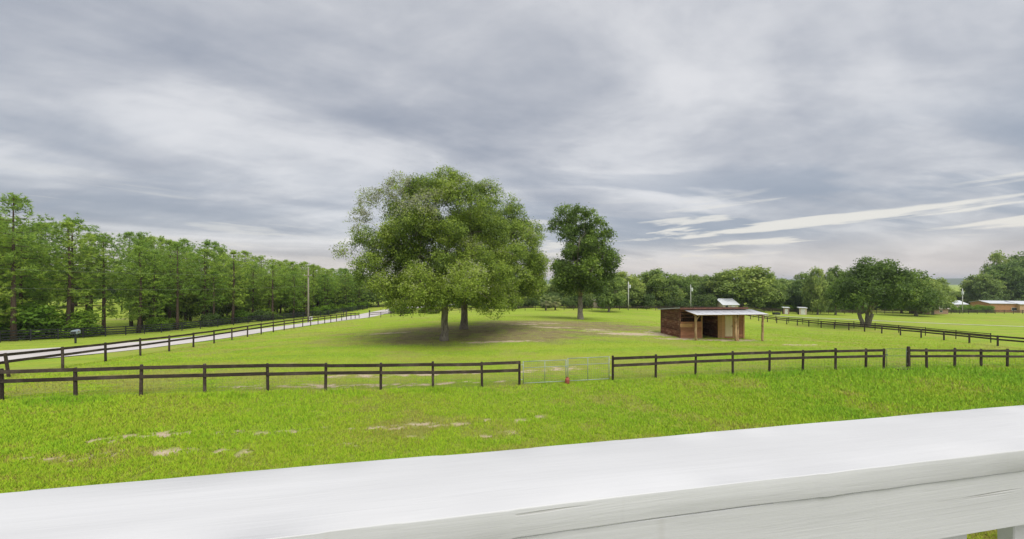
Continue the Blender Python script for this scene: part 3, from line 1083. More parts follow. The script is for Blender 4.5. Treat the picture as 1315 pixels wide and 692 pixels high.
# loose board lying below the narrow gate
a, b = gp(1141), gp(1166)
bd = Vector((a + b) / 2); bd.y -= .35
lo = MB().box((0, 0, 0), (1.15, .14, .05)).build('loose_board', M['fence'], None, (bd.x, bd.y, hz(bd.x, bd.y) + .06), (0, 0, math.atan(FSL)))
tag(lo, 'loose dark board lying on the grass under the narrow gate', 'board')


# ------------------------------------------------------------------ shelter
def corrugated(w, d, mat, pitch=.19, amp=.014, thick=.002):
    n = int(w / pitch * 6)
    xs = np.linspace(0, w, n + 1)
    zs = amp * np.cos(xs / pitch * 2 * math.pi)
    V, Fc = [], []
    for y in (0, d):
        for x, z in zip(xs, zs): V.append((x, y, z))
    for y in (0, d):
        for x, z in zip(xs, zs): V.append((x, y, z - thick))
    k = n + 1
    for i in range(n):
        Fc.append((i, i + 1, k + i + 1, k + i))
        Fc.append((2 * k + i + 1, 2 * k + i, 3 * k + i, 3 * k + i + 1))
        Fc.append((2 * k + i, 2 * k + i + 1, i + 1, i))
        Fc.append((k + i, k + i + 1, 3 * k + i + 1, 3 * k + i))
    return np_mesh('roof_sheet', V, Fc, mat)


def build_shed():
    yaw = math.radians(5.2)
    g0 = G(16.08, 33.5)
    root = empty('horse_shelter', g0, yaw)
    tag(root, 'brown wooden plank horse shelter with pale tin porch roof on log posts', 'shed')
    W, D = 6.5, 3.6
    HF, HB = 2.80, 2.42                             # wall height at the front and the back
    def gl(x, y):                                   # ground in the shelter's own frame
        wx = g0[0] + x * math.cos(yaw) - y * math.sin(yaw); wy = g0[1] + x * math.sin(yaw) + y * math.cos(yaw)
        return hz(wx, wy) - g0[2]
    top = lambda y: HF + (HB - HF) * y / D
    def plank(x0, y0, x1, y1, z, h, mat, th=.03, nm='plank'):
        L = math.hypot(x1 - x0, y1 - y0)
        MB().box((0, 0, 0), (L, th, h - .008)).build(nm, M[mat], root, ((x0 + x1) / 2, (y0 + y1) / 2, z + h / 2), (R.uniform(-.012, .012), R.uniform(-.003, .003), math.atan2(y1 - y0, x1 - x0)))
    base = -.12
    ph = .185
    # side walls, the top planks cut to the slope of the roof
    for x, mt in ((0, 'plank_dark'), (W, 'plank_red')):
        z = base
        while z < HF - .03:
            y0, y1 = .03, D - .03
            if z + ph <= HB:
                plank(x, y0, x, y1, z, ph, mt)
            else:
                yb = min(y1, D * (HF - z) / (HF - HB) - .02)
                zt = lambda y: min(z + ph - .008, top(y))
                ys = sorted({y0, yb, min(yb, max(y0, D * (HF - z - ph + .008) / (HF - HB)))})
                V = [(sx, y, zz) for sx in (-.015, .015) for y, zz in [(y0, z), (yb, z)] + [(y, zt(y)) for y in reversed(ys)]]
                n = len(V) // 2
                MB().add(V, [tuple(range(n - 1, -1, -1)), tuple(range(n, 2 * n))] + [(k, (k + 1) % n, n + (k + 1) % n, n + k) for k in range(n)]).build('plank', M[mt], root, (x, 0, 0))
            z += ph
    # corner and frame posts
    for x, y in ((0.02, 0), (W - .02, 0), (0.02, D), (W - .02, D), (2.2, 0), (3.93, 0), (2.2, D), (3.93, D)):
        zb = gl(x, y) - .15
        MB().box((0, 0, 0), (.11, .11, top(y) - zb)).build('frame_post', M['plank_tan' if (y == 0 and x > 1) else 'plank_dark'], root, (x, y + (.06 if y == 0 else -.06), (top(y) + zb) / 2))
    # back wall: slatted in the first bay, closed elsewhere
    z = base; i = 0
    while z < HB - .05:
        plank(.05, D, 2.15, D, z, ph if z < .85 else .075, 'plank_dark')
        plank(2.2, D, W - .03, D, z, ph, 'plank_dark'); z += ph; i += 1
    # front half wall of the first bay
    z = base; i = 0
    while z < 1.38:
        plank(.05, 0, 2.15, 0, z, ph, 'plank_red'); z += ph
    plank(-.02, -.035, 1.2, -.035, 1.02, .34, 'plank_tan', .025)
    for zz in (1.92, 2.25):
        plank(.05, .02, 2.15, .02, zz, .09, 'plank_dark')
    # partition right of the open stall
    z = base
    while z < HB - .05:
        plank(3.93, .08, 3.93, D - .05, z, ph, 'plank_dark')
        plank(2.2, 1.2, 2.2, D - .05, z, ph, 'plank_dark'); z += ph
    # tack room front: tan boards, cream door, red planks
    xv = 3.93
    for wdt, mt in ((.30, 'plank_tan'), (.30, 'plank_tan')):
        MB().box((0, 0, 0), (wdt - .01, .03, 2.45)).build('plank', M[mt], root, (xv + wdt / 2, -.005, base + 1.225), (0, 0, 0)); xv += wdt
    dx0 = xv + .02; dw = .74
    door = MB().box((0, 0, 0), (dw, .04, 2.02)).build('door', M['door'], root, (dx0 + dw / 2, -.012, 1.08), bevel=.004)
    for k in range(4):
        MB().box((0, 0, 0), (dw / 4 - .014, .012, 1.9)).build('door_board', M['door'], door, (-dw / 2 + dw / 4 * (k + .5), -.025, 0))
    MB().box((0, 0, 0), (dw - .06, .014, .10)).build('door_batten', M['door'], door, (0, -.037, -.05))
    MB().tube([(.3, -.05, -.1), (.3, -.09, -.07), (.3, -.09, .07), (.3, -.05, .1)], .012, 6).build('handle', M['dark_metal'], door)
    MB().box((0, 0, 0), (dw + .1, .05, .18)).build('threshold', M['plank_red'], root, (dx0 + dw / 2, -.02, -.03))
    MB().box((0, 0, 0), (dw + .04, .03, .32)).build('door_lintel', M['plank_tan'], root, (dx0 + dw / 2, -.005, 2.26))
    xv = dx0 + dw + .02
    MB().box((0, 0, 0), (.28, .03, 2.45)).build('plank', M['plank_tan'], root, (xv + .14, -.005, base + 1.225)); xv += .29
    z = base
    while z < 2.35:
        plank(xv, 0, W - .02, 0, z, ph, 'plank_red'); z += ph
    MB().box((0, 0, 0), (.14, .05, 2.5)).build('corner_board', M['plank_tan'], root, (W - .03, -.03, base + 1.25))
    # header beam and strip over the openings
    MB().box((0, 0, 0), (W - .02, .06, .20)).build('header', M['plank_dark'], root, (W / 2, -.034, HF - .20))
    MB().box((0, 0, 0), (W - 2.3, .03, .16)).build('lintel', M['plank_tan'], root, (W / 2 + 1.1, -.037, 2.40))
    # main roof: rusty corrugated sheets rising to the front, edge on to the viewer
    sl = math.atan2(HF - HB, D)
    for k in range(7):
        o = link('roof_sheet', corrugated(1.0, D + .62, M['tin_rust']), root, (-.22 + k * .985, -.30, HF + .085 + (.30) * math.tan(sl) + .004 * (k % 2)), (-sl, 0, 0))
    MB().box((0, 0, 0), (W + .42, .035, .15)).build('fascia', M['tin_rust'], root, (W / 2, -.29, HF + .02))
    for y in (.0, D / 2, D - .05):
        MB().box((0, 0, 0), (W + .2, .05, .07)).build('purlin', M['plank_dark'], root, (W / 2, y, top(y) + .035))
    for x in (-.20, W + .20):
        MB().box((0, 0, 0), (.03, D + .55, .10)).build('barge_board', M['tin_light'], root, (x, D / 2, (HF + HB) / 2 + .06), (-sl, 0, 0))
    # porch roof
    pd = 2.15; zb_, zf_ = HF - .12, HF - .40
    ps = math.atan2(zb_ - zf_, pd)
    for k in range(8):
        link('porch_sheet', corrugated(.88, pd / math.cos(ps), M['tin_light'], .15, .010), root, (.25 + k * .865, -pd - .05, zf_ + .004 * (k % 2)), (ps, 0, 0))
    PX = [(.52, -1.62), (4.42, -1.60), (4.74, -1.42), (7.02, -1.66)]
    for k, (x, y) in enumerate(PX):
        zb = gl(x, y) - .2
        zt = zf_ + (y + pd) * math.tan(ps) - .20
        pts, rad = [], []
        for j in range(8):
            s = j / 7
            pts.append((x + .035 * math.sin(j * 1.7 + k), y + .03 * math.cos(j * 1.3 + k), zb + (zt - zb) * s))
            rad.append(.105 - .02 * s + .008 * math.sin(j * 2.2 + k))
        p = MB().tube(pts, rad, 9).build('porch_post', M['log'], root, smooth=True)
        if k in (0, 1):
            MB().tube([(x + .02, y, zt - .55), (x + .14, y - .01, zt - .28), (x + .36, y, zt + .02)], [.05, .05, .042], 7).build('brace', M['log'], root, smooth=True)
        if k == 1:
            MB().tube([(x - .02, y, zt - .5), (x - .12, y, zt - .26), (x - .30, y, zt + .02)], [.045, .045, .04], 7).build('brace', M['log'], root, smooth=True)
    zt = zf_ + (-1.62 + pd) * math.tan(ps) - .10
    MB().box((0, 0, 0), (6.75, .09, .17)).build('porch_beam', M['plank_tan'], root, (3.72, -1.62, zt))
    for k in range(9):
        MB().box((0, 0, 0), (.05, pd - .1, .075)).build('rafter', M['plank_tan'], root, (.42 + k * .83, -pd / 2 - .02, (zb_ + zf_) / 2 - .052), (ps, 0, 0))


build_shed()

# ------------------------------------------------------------------ trees
def leaf_quads(c, nrm_bias, size, rng, aspect=.55):
    """c (n,3) leaf centres; nrm_bias (n,3); returns verts of folded rhombi (4 per leaf)"""
    n = len(c)
    nr = rng.normal(size=(n, 3)) + nrm_bias
    nr /= np.linalg.norm(nr, axis=1, keepdims=True) + 1e-9
    a = rng.normal(size=(n, 3)); a -= nr * (a * nr).sum(1, keepdims=True)
    a /= np.linalg.norm(a, axis=1, keepdims=True) + 1e-9
    b = np.cross(nr, a)
    s = (size * (.6 + .8 * rng.random(n)))[:, None]
    v = np.empty((n, 4, 3))
    v[:, 0] = c - a * s * .5
    v[:, 1] = c + b * s * aspect * .5 + nr * s * .08
    v[:, 2] = c + a * s * .5
    v[:, 3] = c - b * s * aspect * .5 + nr * s * .08
    return v.reshape(-1, 3)


def unit(rng, n):
    d = rng.normal(size=(n, 3)); return d / np.linalg.norm(d, axis=1, keepdims=True)


def curve(a, b, sag, rng, n=6, jit=.06):
    a, b = np.array(a, float), np.array(b, float)
    L = np.linalg.norm(b - a)
    t = np.linspace(0, 1, n)[:, None]
    p = a + (b - a) * t
    p[:, 2] += (sag * L * (t * (1 - t)) * 2)[:, 0]
    p[1:-1] += rng.normal(size=(n - 2, 3)) * jit * L
    return p


def oak_meshes(name, seed, ells, trunk_h, trunk_r, n_cl, rc, sprays, per, leaf, mat, extra=(), stems=1, flat=.92, sig=.22, bark='bark_oak', lean=(0, 0), bottom=None, min_d=.62, grad=0.0):
    """ells: [(centre, radii, weight)] in the tree's frame; extra: [(centre, radius, density, tint)]"""
    rng = np.random.default_rng(seed)
    w = np.array([e[2] for e in ells], float); w /= w.sum()
    cl = []
    tries = 0
    cen0 = np.mean([e[0][2] for e in ells])
    while len(cl) < n_cl and tries < 60000:
        tries += 1
        c, r, _ = ells[rng.choice(len(ells), p=w)]
        d = unit(rng, 1)[0]
        rr = rng.uniform(.30, .88) ** .6
        p = np.array(c) + d * np.array(r) * rr
        if bottom is not None and p[2] < bottom: continue
        q = rng.uniform(rc[0], rc[1])
        if any(np.linalg.norm(p - k[0]) < min_d * (q + k[1]) * .8 for k in cl): continue
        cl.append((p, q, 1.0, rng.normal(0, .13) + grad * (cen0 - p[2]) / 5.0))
    cen = np.mean([e[0] for e in ells], axis=0)
    for c, q, dn, ti in extra: cl.append((np.array(c, float), q, dn, ti))
    V, T = [], []
    for p, q, dn, ti in cl:
        ns = int(sprays * dn * (q / np.mean(rc)) ** 2)
        d = unit(rng, ns)
        out = p - cen; out = out / (np.linalg.norm(out) + 1e-6)
        d = d + out * .45 + np.array([0, 0, .30]); d /= np.linalg.norm(d, axis=1, keepdims=True)
        sc = p + d * np.array([1, 1, flat]) * q * (.42 + .66 * rng.random((ns, 1)) ** .7)
        k = per
        pts = np.repeat(sc, k, 0) + rng.normal(size=(ns * k, 3)) * np.array([1, 1, .85]) * sig * (.7 + .6 * rng.random((ns, 1))).repeat(k, 0)
        if bottom is not None:
            pts = pts[pts[:, 2] > bottom - 1.1 - .5 * rng.random(len(pts))]
        bias = np.repeat(d, k, 0)[:len(pts)] * .7 + np.array([0, 0, .55])
        V.append(leaf_quads(pts, bias, np.full(len(pts), leaf), rng))
        st = rng.normal(0, .14, ns).repeat(k)[:len(pts)]
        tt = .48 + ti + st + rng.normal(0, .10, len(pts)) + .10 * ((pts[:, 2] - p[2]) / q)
        T.append(np.clip(tt, 0, 1).repeat(4))
    V = np.concatenate(V); T = np.concatenate(T)
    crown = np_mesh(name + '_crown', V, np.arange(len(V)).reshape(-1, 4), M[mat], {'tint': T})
    # trunk, limbs, boughs
    m = MB()
    th = np.array([lean[0] * trunk_h, lean[1] * trunk_h, trunk_h])
    forks = []
    for s in range(stems):
        ang = 2 * math.pi * s / stems + .6
        sp = 0 if stems == 1 else 1
        top = th + sp * np.array([math.cos(ang) * trunk_h * .42, math.sin(ang) * trunk_h * .42, rng.uniform(-.1, .3)])
        r = trunk_r if stems == 1 else trunk_r * .62
        n = 7
        pts = curve((sp * math.cos(ang) * trunk_r * .45, sp * math.sin(ang) * trunk_r * .45, -.35), top, -.05 if sp else 0, rng, n, .012)
        rad = [r * (1.55 if i == 0 else 1.22 if i == 1 else 1.0) * (1 - .22 * i / (n - 1)) for i in range(n)]
        m.tube(pts, rad, 10)
        forks.append((top, r * .78))
    nl = 7 if stems == 1 else 8
    dirs = []
    for i in range(nl):
        f, fr = forks[i % len(forks)]
        sub = [c for c in cl]
        a = 2 * math.pi * i / nl + rng.uniform(-.3, .3)
        tgt = cen + np.array([math.cos(a) * ells[0][1][0] * .5, math.sin(a) * ells[0][1][1] * .5, rng.uniform(-.25, .45) * ells[0][1][2]])
        pts = curve(f - np.array([0, 0, .25]), tgt, .12, rng, 6, .05)
        rr = fr * rng.uniform(.48, .66)
        m.tube(pts, [rr * (1 - .62 * j / 5) for j in range(6)], 7)
        dirs.append((pts, rr))
    for p, q, dn, ti in cl:
        best = min(((np.linalg.norm(pt - p), pt, rr * (1 - .62 * j / 5)) for pts, rr in dirs for j, pt in enumerate(pts) if j >= 2), key=lambda z: z[0])
        r0 = min(best[2] * .6, .05 + .03 * q)
        pts = curve(best[1], p, .10, rng, 5, .05)
        m.tube(pts, [r0 * (1 - .7 * j / 4) for j in range(5)], 5, False)
        for k in range(4 if dn > .5 else 7):
            e = p + unit(rng, 1)[0] * q * .9
            m.tube(curve(p, e, .05, rng, 4, .06), [r0 * .3, r0 * .2, r0 * .14, .008], 4, False)
    return m.mesh(name + '_trunk', M[bark], True), crown


def place_tree(name, meshes, loc, label, cat='tree', group=None, rz=0.0, scale=(1, 1, 1)):
    root = empty(name, loc, rz)
    tag(root, label, cat, group)
    root.scale = scale
    link('trunk', meshes[0], root)
    link('crown', meshes[1], root)
    return root


def rel(px, py, Y, base):
    """offset of a pixel at depth Y from the base point"""
    p = P(px, py, Y); return (p[0] - base[0], p[1] - base[1], p[2] - base[2])


# the two oaks over the worn patch, and the dark oak behind
bx = P(571, 437, 30); base = G(bx[0], bx[1])
c1 = rel(552, 330, 30, base); c2 = rel(570, 290, 30, base); c3 = rel(522, 352, 30, base)
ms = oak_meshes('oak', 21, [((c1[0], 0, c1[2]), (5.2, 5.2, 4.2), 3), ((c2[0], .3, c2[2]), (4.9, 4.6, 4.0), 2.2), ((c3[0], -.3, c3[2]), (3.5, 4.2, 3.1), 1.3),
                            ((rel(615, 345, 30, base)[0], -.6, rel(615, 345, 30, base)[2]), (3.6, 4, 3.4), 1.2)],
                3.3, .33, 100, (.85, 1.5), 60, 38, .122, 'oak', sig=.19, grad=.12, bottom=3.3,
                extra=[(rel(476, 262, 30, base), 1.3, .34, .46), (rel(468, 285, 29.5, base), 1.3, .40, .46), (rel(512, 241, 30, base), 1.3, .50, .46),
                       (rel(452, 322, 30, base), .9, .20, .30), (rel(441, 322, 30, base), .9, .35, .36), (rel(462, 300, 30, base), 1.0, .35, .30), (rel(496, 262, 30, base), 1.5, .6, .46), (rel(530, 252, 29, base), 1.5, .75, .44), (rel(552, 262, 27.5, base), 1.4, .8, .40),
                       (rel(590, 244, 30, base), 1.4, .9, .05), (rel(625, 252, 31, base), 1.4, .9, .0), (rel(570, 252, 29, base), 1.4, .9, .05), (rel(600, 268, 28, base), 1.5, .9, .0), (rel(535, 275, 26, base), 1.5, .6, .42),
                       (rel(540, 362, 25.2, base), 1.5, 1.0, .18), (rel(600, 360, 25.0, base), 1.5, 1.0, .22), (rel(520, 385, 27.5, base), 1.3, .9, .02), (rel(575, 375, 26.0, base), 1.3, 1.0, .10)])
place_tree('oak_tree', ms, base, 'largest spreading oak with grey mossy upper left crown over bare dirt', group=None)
bx = P(596, 422, 36); base = G(bx[0], bx[1])
c1 = rel(632, 335, 36, base); c2 = rel(630, 298, 36.5, base); c3 = rel(664, 345, 36, base)
ms = oak_meshes('oak', 33, [((c1[0], .2, c1[2]), (5.0, 5.0, 4.4), 3), ((c2[0], .5, c2[2]), (4.0, 4.2, 4.0), 1.6), ((c3[0], 0, c3[2]), (3.0, 4.0, 4.5), 1.8)],
                3.6, .38, 80, (.9, 1.5), 52, 30, .142, 'oak', sig=.20, grad=.10, bottom=3.2,
                extra=[(rel(683, 300, 36, base), 1.2, .9, .05), (rel(668, 290, 36.5, base), 1.2, .7, .0), (rel(690, 340, 35, base), 1.2, 1, .15), (rel(684, 372, 35, base), 1.3, 1, .05), (rel(650, 380, 32, base), 1.5, 1, .12), (rel(655, 262, 36.5, base), 1.0, .5, .0)])
place_tree('oak_tree', ms, base, 'bright green oak with thick trunk just behind the largest oak')
bx = P(745, 410, 52); base = G(bx[0], bx[1])
c1 = rel(748, 340, 52, base); c2 = rel(738, 290, 52, base); c3 = rel(765, 315, 52, base)
ms = oak_meshes('oak', 45, [((c1[0], 0, c1[2]), (4.7, 4.4, 4.4), 3), ((c2[0], 0, c2[2]), (3.0, 3.0, 3.0), 1.4), ((c3[0], 0, c3[2]), (2.8, 2.8, 3.4), 1.2)],
                3.4, .42, 54, (1.05, 1.7), 46, 20, .26, 'oak_dark', bottom=3.4, sig=.26)
place_tree('oak_tree', ms, base, 'tall dark oak with a stacked narrow crown standing alone behind the dirt patch')
bx = P(1112, 418, 62); base = G(bx[0], bx[1])
c1 = rel(1122, 366, 62, base); c2 = rel(1096, 374, 62, base); c3 = rel(1150, 372, 63, base)
ms = oak_meshes('oak', 57, [((c1[0], 0, c1[2]), (4.8, 5.0, 3.4), 3), ((c2[0], 0, c2[2]), (2.7, 3.6, 2.4), 1.2), ((c3[0], 0, c3[2]), (2.4, 4.0, 3.0), 1.2)],
                2.3, .52, 48, (1.2, 1.9), 44, 18, .30, 'oak_dark', stems=3, bottom=3.4, sig=.28,
                extra=[(rel(1112, 340, 62, base), 1.3, .9, 0), (rel(1140, 343, 62, base), 1.3, .9, 0)])
place_tree('oak_tree', ms, base, 'wide oak with three forking stems beside the right pasture fence')

# ---- broadleaf trees of the background: four shapes, reused
BGM = []
for k in range(5):
    ms = oak_meshes('broadleaf', 100 + k, [((0, 0, 5.6), (4.6, 4.6, 3.6), 2), ((R.uniform(-1.5, 1.5), 0, 7.4), (3.4, 3.4, 3.0), 1.3), ((R.uniform(-2, 2), R.uniform(-1, 1), 4.0), (4.4, 4.4, 2.2), 1)],
                    2.4, .34, 34, (1.2, 1.9), 30, 13, .46, 'bg', bottom=1.9 if k < 3 else 1.2, sig=.34)
    BGM.append(ms)


def bg_tree(px, top, width, Y, var, label, group='broadleaf trees behind the pastures', rz=None, mat=None):
    x = (px - CX) / F * Y
    b = G(x, Y)
    H = HC + (CY - top) / F * Y - b[2]
    sw = width / F * Y / 11.4
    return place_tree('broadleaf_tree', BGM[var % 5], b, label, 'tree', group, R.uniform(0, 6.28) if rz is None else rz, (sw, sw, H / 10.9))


back = [(462, 352, 40, 118), (486, 356, 44, 112), (515, 352, 48, 122), (548, 350, 46, 112), (585, 352, 46, 112), (620, 356, 46, 118), (655, 358, 44, 110), (688, 356, 42, 116), (722, 352, 46, 112), (750, 352, 40, 118)]
for i, (px, t, w, Y) in enumerate(back):
    bg_tree(px, t, w, Y, i, 'broadleaf tree far behind the back fence and the oaks', 'trees behind the back fence')
bg_tree(782, 352, 46, 88, 1, 'light green round tree beside the tall dark oak', None)
mid = [(806, 347, 50, 106), (828, 352, 44, 118), (846, 346, 60, 108), (872, 350, 46, 114), (898, 354, 48, 122), (918, 352, 48, 112)]
for i, (px, t, w, Y) in enumerate(mid):
    bg_tree(px, t, w, Y, i + 2, ('tree right behind the pole with the can transformer', 'narrow tree peeking out past the can transformer pole', 'broad round tree midway between the two pale poles',
                                 'tree just short of the slim pale pole', 'tree straight behind the slim pale pole', 'tree that touches the broadest tree behind the shelter')[i], 'trees in the row by the light poles')
bg_tree(952, 340, 86, 106.5, 0, 'broad dark tree rising highest behind the horse shelter', None)
for i, (px, t, w, Y) in enumerate([(988, 353, 44, 112), (1008, 356, 50, 120), (1032, 352, 44, 112), (978, 360, 40, 128), (1022, 360, 50, 132)]):
    bg_tree(px, t, w, Y, i + 1, 'broadleaf tree in the dark row behind the small huts', 'trees behind the huts')
for i, (px, t, w, Y) in enumerate([(1050, 346, 34, 98), (1073, 343, 36, 100), (1090, 358, 30, 112)]):
    bg_tree(px, t, w, Y, i + 3, 'rounded tree just behind the wide forked oak', 'trees behind the forked oak')
for i, (px, t, w, Y) in enumerate([(1176, 353, 56, 98), (1198, 358, 46, 104), (1158, 360, 44, 110)]):
    bg_tree(px, t, w, Y, i, 'low bushy tree between the forked oak and the far light pole', 'low trees by the far pole')
for i, (px, t, w, Y) in enumerate([(1222, 374, 36, 150), (1236, 374, 40, 165), (1252, 372, 36, 150)]):
    bg_tree(px, t, w, Y, i + 1, 'small far tree below the blue hills', 'far trees below the hills')
for i, (px, t, w, Y) in enumerate([(1264, 350, 40, 134), (1281, 326, 36, 140), (1300, 338, 56, 132), (1322, 320, 66, 136), (1350, 330, 60, 132), (1276, 356, 44, 146)]):
    bg_tree(px, t, w, Y, i + 2, ('low tree between the bright hedge and the brown building', 'thin tall tree rising above its neighbours behind the brown building', 'wide tree right behind the brown building',
                                 'tallest wide tree behind the tan long building', 'tree behind the far end of the tan long building', 'tree deep behind the bright hedge')[i], 'trees behind the brown buildings')

for i, px in enumerate(range(800, 1205, 22)):
    bg_tree(px, 358 + R.uniform(-3, 3), 46, 142 + R.uniform(-6, 6), i, 'tree of the second row deep in the wood behind the far pastures', 'second row of far trees')
# ---- shrubs
SHM = []
for k in range(4):
    ms = oak_meshes('shrub', 300 + k, [((0, 0, 1.0), (1.3, 1.3, .9), 1)], .5, .05, 12, (.45, .75), 26, 12, .20, 'shrub', bottom=.45, sig=.16, min_d=.5)
    SHM.append(ms)


SHD = []
for k in range(3):
    SHD.append(oak_meshes('undergrowth', 340 + k, [((0, 0, 1.0), (1.3, 1.3, .9), 1)], .5, .05, 12, (.45, .75), 24, 10, .22, 'undergrowth', bottom=.45, sig=.17, min_d=.5))


def shrub(px, Y, w, h, label, group, var=0, name='shrub', dark=False):
    x = (px - CX) / F * Y
    b = G(x, Y)
    return place_tree(name, SHD[var % 3] if dark else SHM[var % 4], b, label, 'shrub', group, R.uniform(0, 6.28), (w / 3.2, w / 3.2, h / 2.2))


for i, px in enumerate(range(985, 1106, 12)):
    shrub(px, 112, 3.6, 2.2, 'pale green shrub in the hedge row behind the small huts', 'hedge row behind the huts', i)
for i, px in enumerate(range(1212, 1268, 9)):
    shrub(px, 114, 3.4, 2.4, 'bright green shrub in the hedge by the brown buildings', 'hedge by the brown buildings', i)
for i, (px, Y, w, h) in enumerate([(506, 90, 2.6, 1.3), (516, 88, 2.8, 1.6), (523, 86, 2.6, 1.4), (556, 84, 4.0, 1.8), (545, 88, 3.4, 1.4)]):
    shrub(px, Y, w, h, 'clipped green bush beside the bend of the gravel road', 'bushes at the road bend', i)
for i, px in enumerate(range(596, 960, 13)):
    if 912 < px < 952: continue
    shrub(px + R.uniform(-4, 4), 100 + R.uniform(0, 6), R.uniform(4.2, 6.0), R.uniform(2.6, 4.6), 'dark undergrowth bush behind the back fence', 'undergrowth behind the back fence', i, dark=True)
for i in range(26):
    px = 975 + 13.5 * i
    if 1206 < px < 1262: continue
    shrub(px + R.uniform(-4, 4), 122 + R.uniform(0, 6), R.uniform(5.0, 7.5), R.uniform(3.0, 5.5), 'dark undergrowth bush beneath the trees beyond the right pasture', 'undergrowth beyond the right pasture', i, dark=True)

# ---- pines beyond the road
def pine_meshes(seed, H=15.0, cb=.34, spread=2.9):
    rng = np.random.default_rng(seed)
    m = MB()
    bend = rng.normal(0, .25, 2)
    n = 9
    ax = lambda t: np.array([bend[0] * math.sin(t * 2.4), bend[1] * math.sin(t * 2.0 + .5), t * H])
    m.tube([ax(i / (n - 1)) - np.array([0, 0, .4 if i == 0 else 0]) for i in range(n)], [.21 * (1.25 if i == 0 else 1) * (1 - .86 * (i / (n - 1)) ** 1.15) for i in range(n)], 8)
    C, D, Q = [], [], []
    az = rng.uniform(0, 6.28)
    t = cb
    while t < .985:
        az += 2.4 + rng.normal(0, .4)
        s = (t - cb) / (1 - cb)
        prof = (.55 + 1.0 * s if s < .42 else .97 * (1 - ((s - .42) / .58) ** 1.9) + .16)
        L = spread * prof * rng.uniform(.65, 1.15)
        a = ax(t)
        rise = (-.10 + .55 * s) * L
        e = a + np.array([math.cos(az) * L, math.sin(az) * L, rise + rng.normal(0, .12)])
        pts = curve(a, e, -.10, rng, 5, .03)
        m.tube(pts, [.045 * (1 - .7 * j / 4) * (1.3 - s) for j in range(5)], 4, False)
        nb = int((5 + 7 * L / spread) * (1.0 if s < .6 else .8))
        for k in range(nb):
            u = rng.uniform(.34, 1.02)
            p = a + (e - a) * u
            side = rng.normal(0, .30 * L * (1.15 - u * .55), 3) * np.array([1, 1, .42])
            C.append(p + side + np.array([0, 0, .12])); D.append((e - a) / (L + 1e-6) * .6 + side * .5 + np.array([0, 0, .75]))
            Q.append(rng.normal(0, .12))
        t += (.0120 + .0135 * rng.random()) * (1 if s < .8 else .9)
    for k in range(16):                              # leader tuft
        C.append(ax(1.0) + rng.normal(0, .22, 3) + np.array([0, 0, -.15])); D.append(np.array([0, 0, 1.0])); Q.append(.1)
    C, D, Q = np.array(C), np.array(D), np.array(Q)
    sub = 3                                          # each shoot carries a few brushes of needles
    C = np.repeat(C, sub, 0) + rng.normal(0, .17, (len(C) * sub, 3)); D = np.repeat(D, sub, 0); Q = np.repeat(Q, sub) + rng.normal(0, .08, len(C))
    k = 8
    n = len(C) * k
    c = np.repeat(C, k, 0); d = np.repeat(D, k, 0)
    d = d / (np.linalg.norm(d, axis=1, keepdims=True) + 1e-6) * .75 + unit(rng, n)
    d /= np.linalg.norm(d, axis=1, keepdims=True)
    w = np.cross(d, unit(rng, n)); w /= np.linalg.norm(w, axis=1, keepdims=True) + 1e-6
    ln = (.24 + .20 * rng.random(n))[:, None]
    v = np.empty((n, 3, 3))
    v[:, 0] = c + w * .034; v[:, 1] = c - w * .034; v[:, 2] = c + d * ln
    tint = np.clip(.46 + np.repeat(Q, k) + rng.normal(0, .10, n), 0, 1).repeat(3)
    crown = np_mesh('pine_crown', v.reshape(-1, 3), np.arange(n * 3).reshape(-1, 3), M['pine'], {'tint': tint})
    return m.mesh('pine_trunk', M['bark_pine'], True), crown


PM = [pine_meshes(500 + k, 15.0, (.26, .20, .38, .18, .46, .28)[k], (2.9, 2.5, 3.0, 2.7, 2.7, 3.1)[k]) for k in range(6)]


def fence_x(y):
    return float(np.interp(y, [p[1] for p in fb], [p[0] for p in fb]))


def top_line(px):
    """height of the pine skyline in the photograph"""
    return float(np.interp(px, [-300, 0, 40, 100, 150, 175, 250, 300, 330, 400, 440, 470], [250, 266, 284, 292, 318, 302, 312, 322, 332, 340, 346, 352]))


pines = []


def pine_label(px):
    for lim, t in ((60, 'slender pine behind the wide bright bush'), (128, 'slender pine behind the round dark bush and the mailbox'), (205, 'slender pine beside the gap that opens to the clearing'),
                   (330, 'slender pine behind the leafy trees along the black fence'), (999, 'slender pine at the far end of the stand behind the roadside pole')):
        if px < lim: return t


def pine(x, y, h):
    pines.append((x, y))
    k = R.randrange(6)
    s = h / 15.0
    wdt = (.85 + .15 * s) * R.uniform(.95, 1.25)
    lb = pine_label(CX + F * x / y)
    place_tree('pine_tree', PM[k], G(x, y), lb, 'tree', 'pines: ' + lb, R.uniform(0, 6.28), (wdt, wdt, s))


rp = random.Random(77)
tries = 0
while len(pines) < 122 and tries < 6000:
    tries += 1
    y = rp.uniform(27, 128)
    off = rp.uniform(2.2, 34) if rp.random() < .62 else rp.uniform(2.2, 9)
    x = fence_x(y) - off
    px = CX + F * x / y
    if px < -120 or px > 468: continue
    if 124 < px < 168 and (off > 4 or rp.random() < .6): continue            # view through to the clearing
    if 62 < px < 86 and y > 46: continue
    if any(math.hypot(x - a, y - b) < 2.7 for a, b in pines): continue
    t = top_line(px)
    h = HC + (CY - t) / F * y - hz(x, y)
    h = min(h, 17.5) * rp.choice((rp.uniform(.66, .84), rp.uniform(.82, 1.0), rp.uniform(.92, 1.06)))
    if h < 8: h = rp.uniform(8, 10)
    pine(x, y, h)
# the tall open pine on the edge of the stand
place_tree('pine_tree', PM[4], G(-58.6, 41.2), 'tallest open-crowned pine at the near edge of the stand', 'tree', None, 1.0, (1.15, 1.15, 1.13))

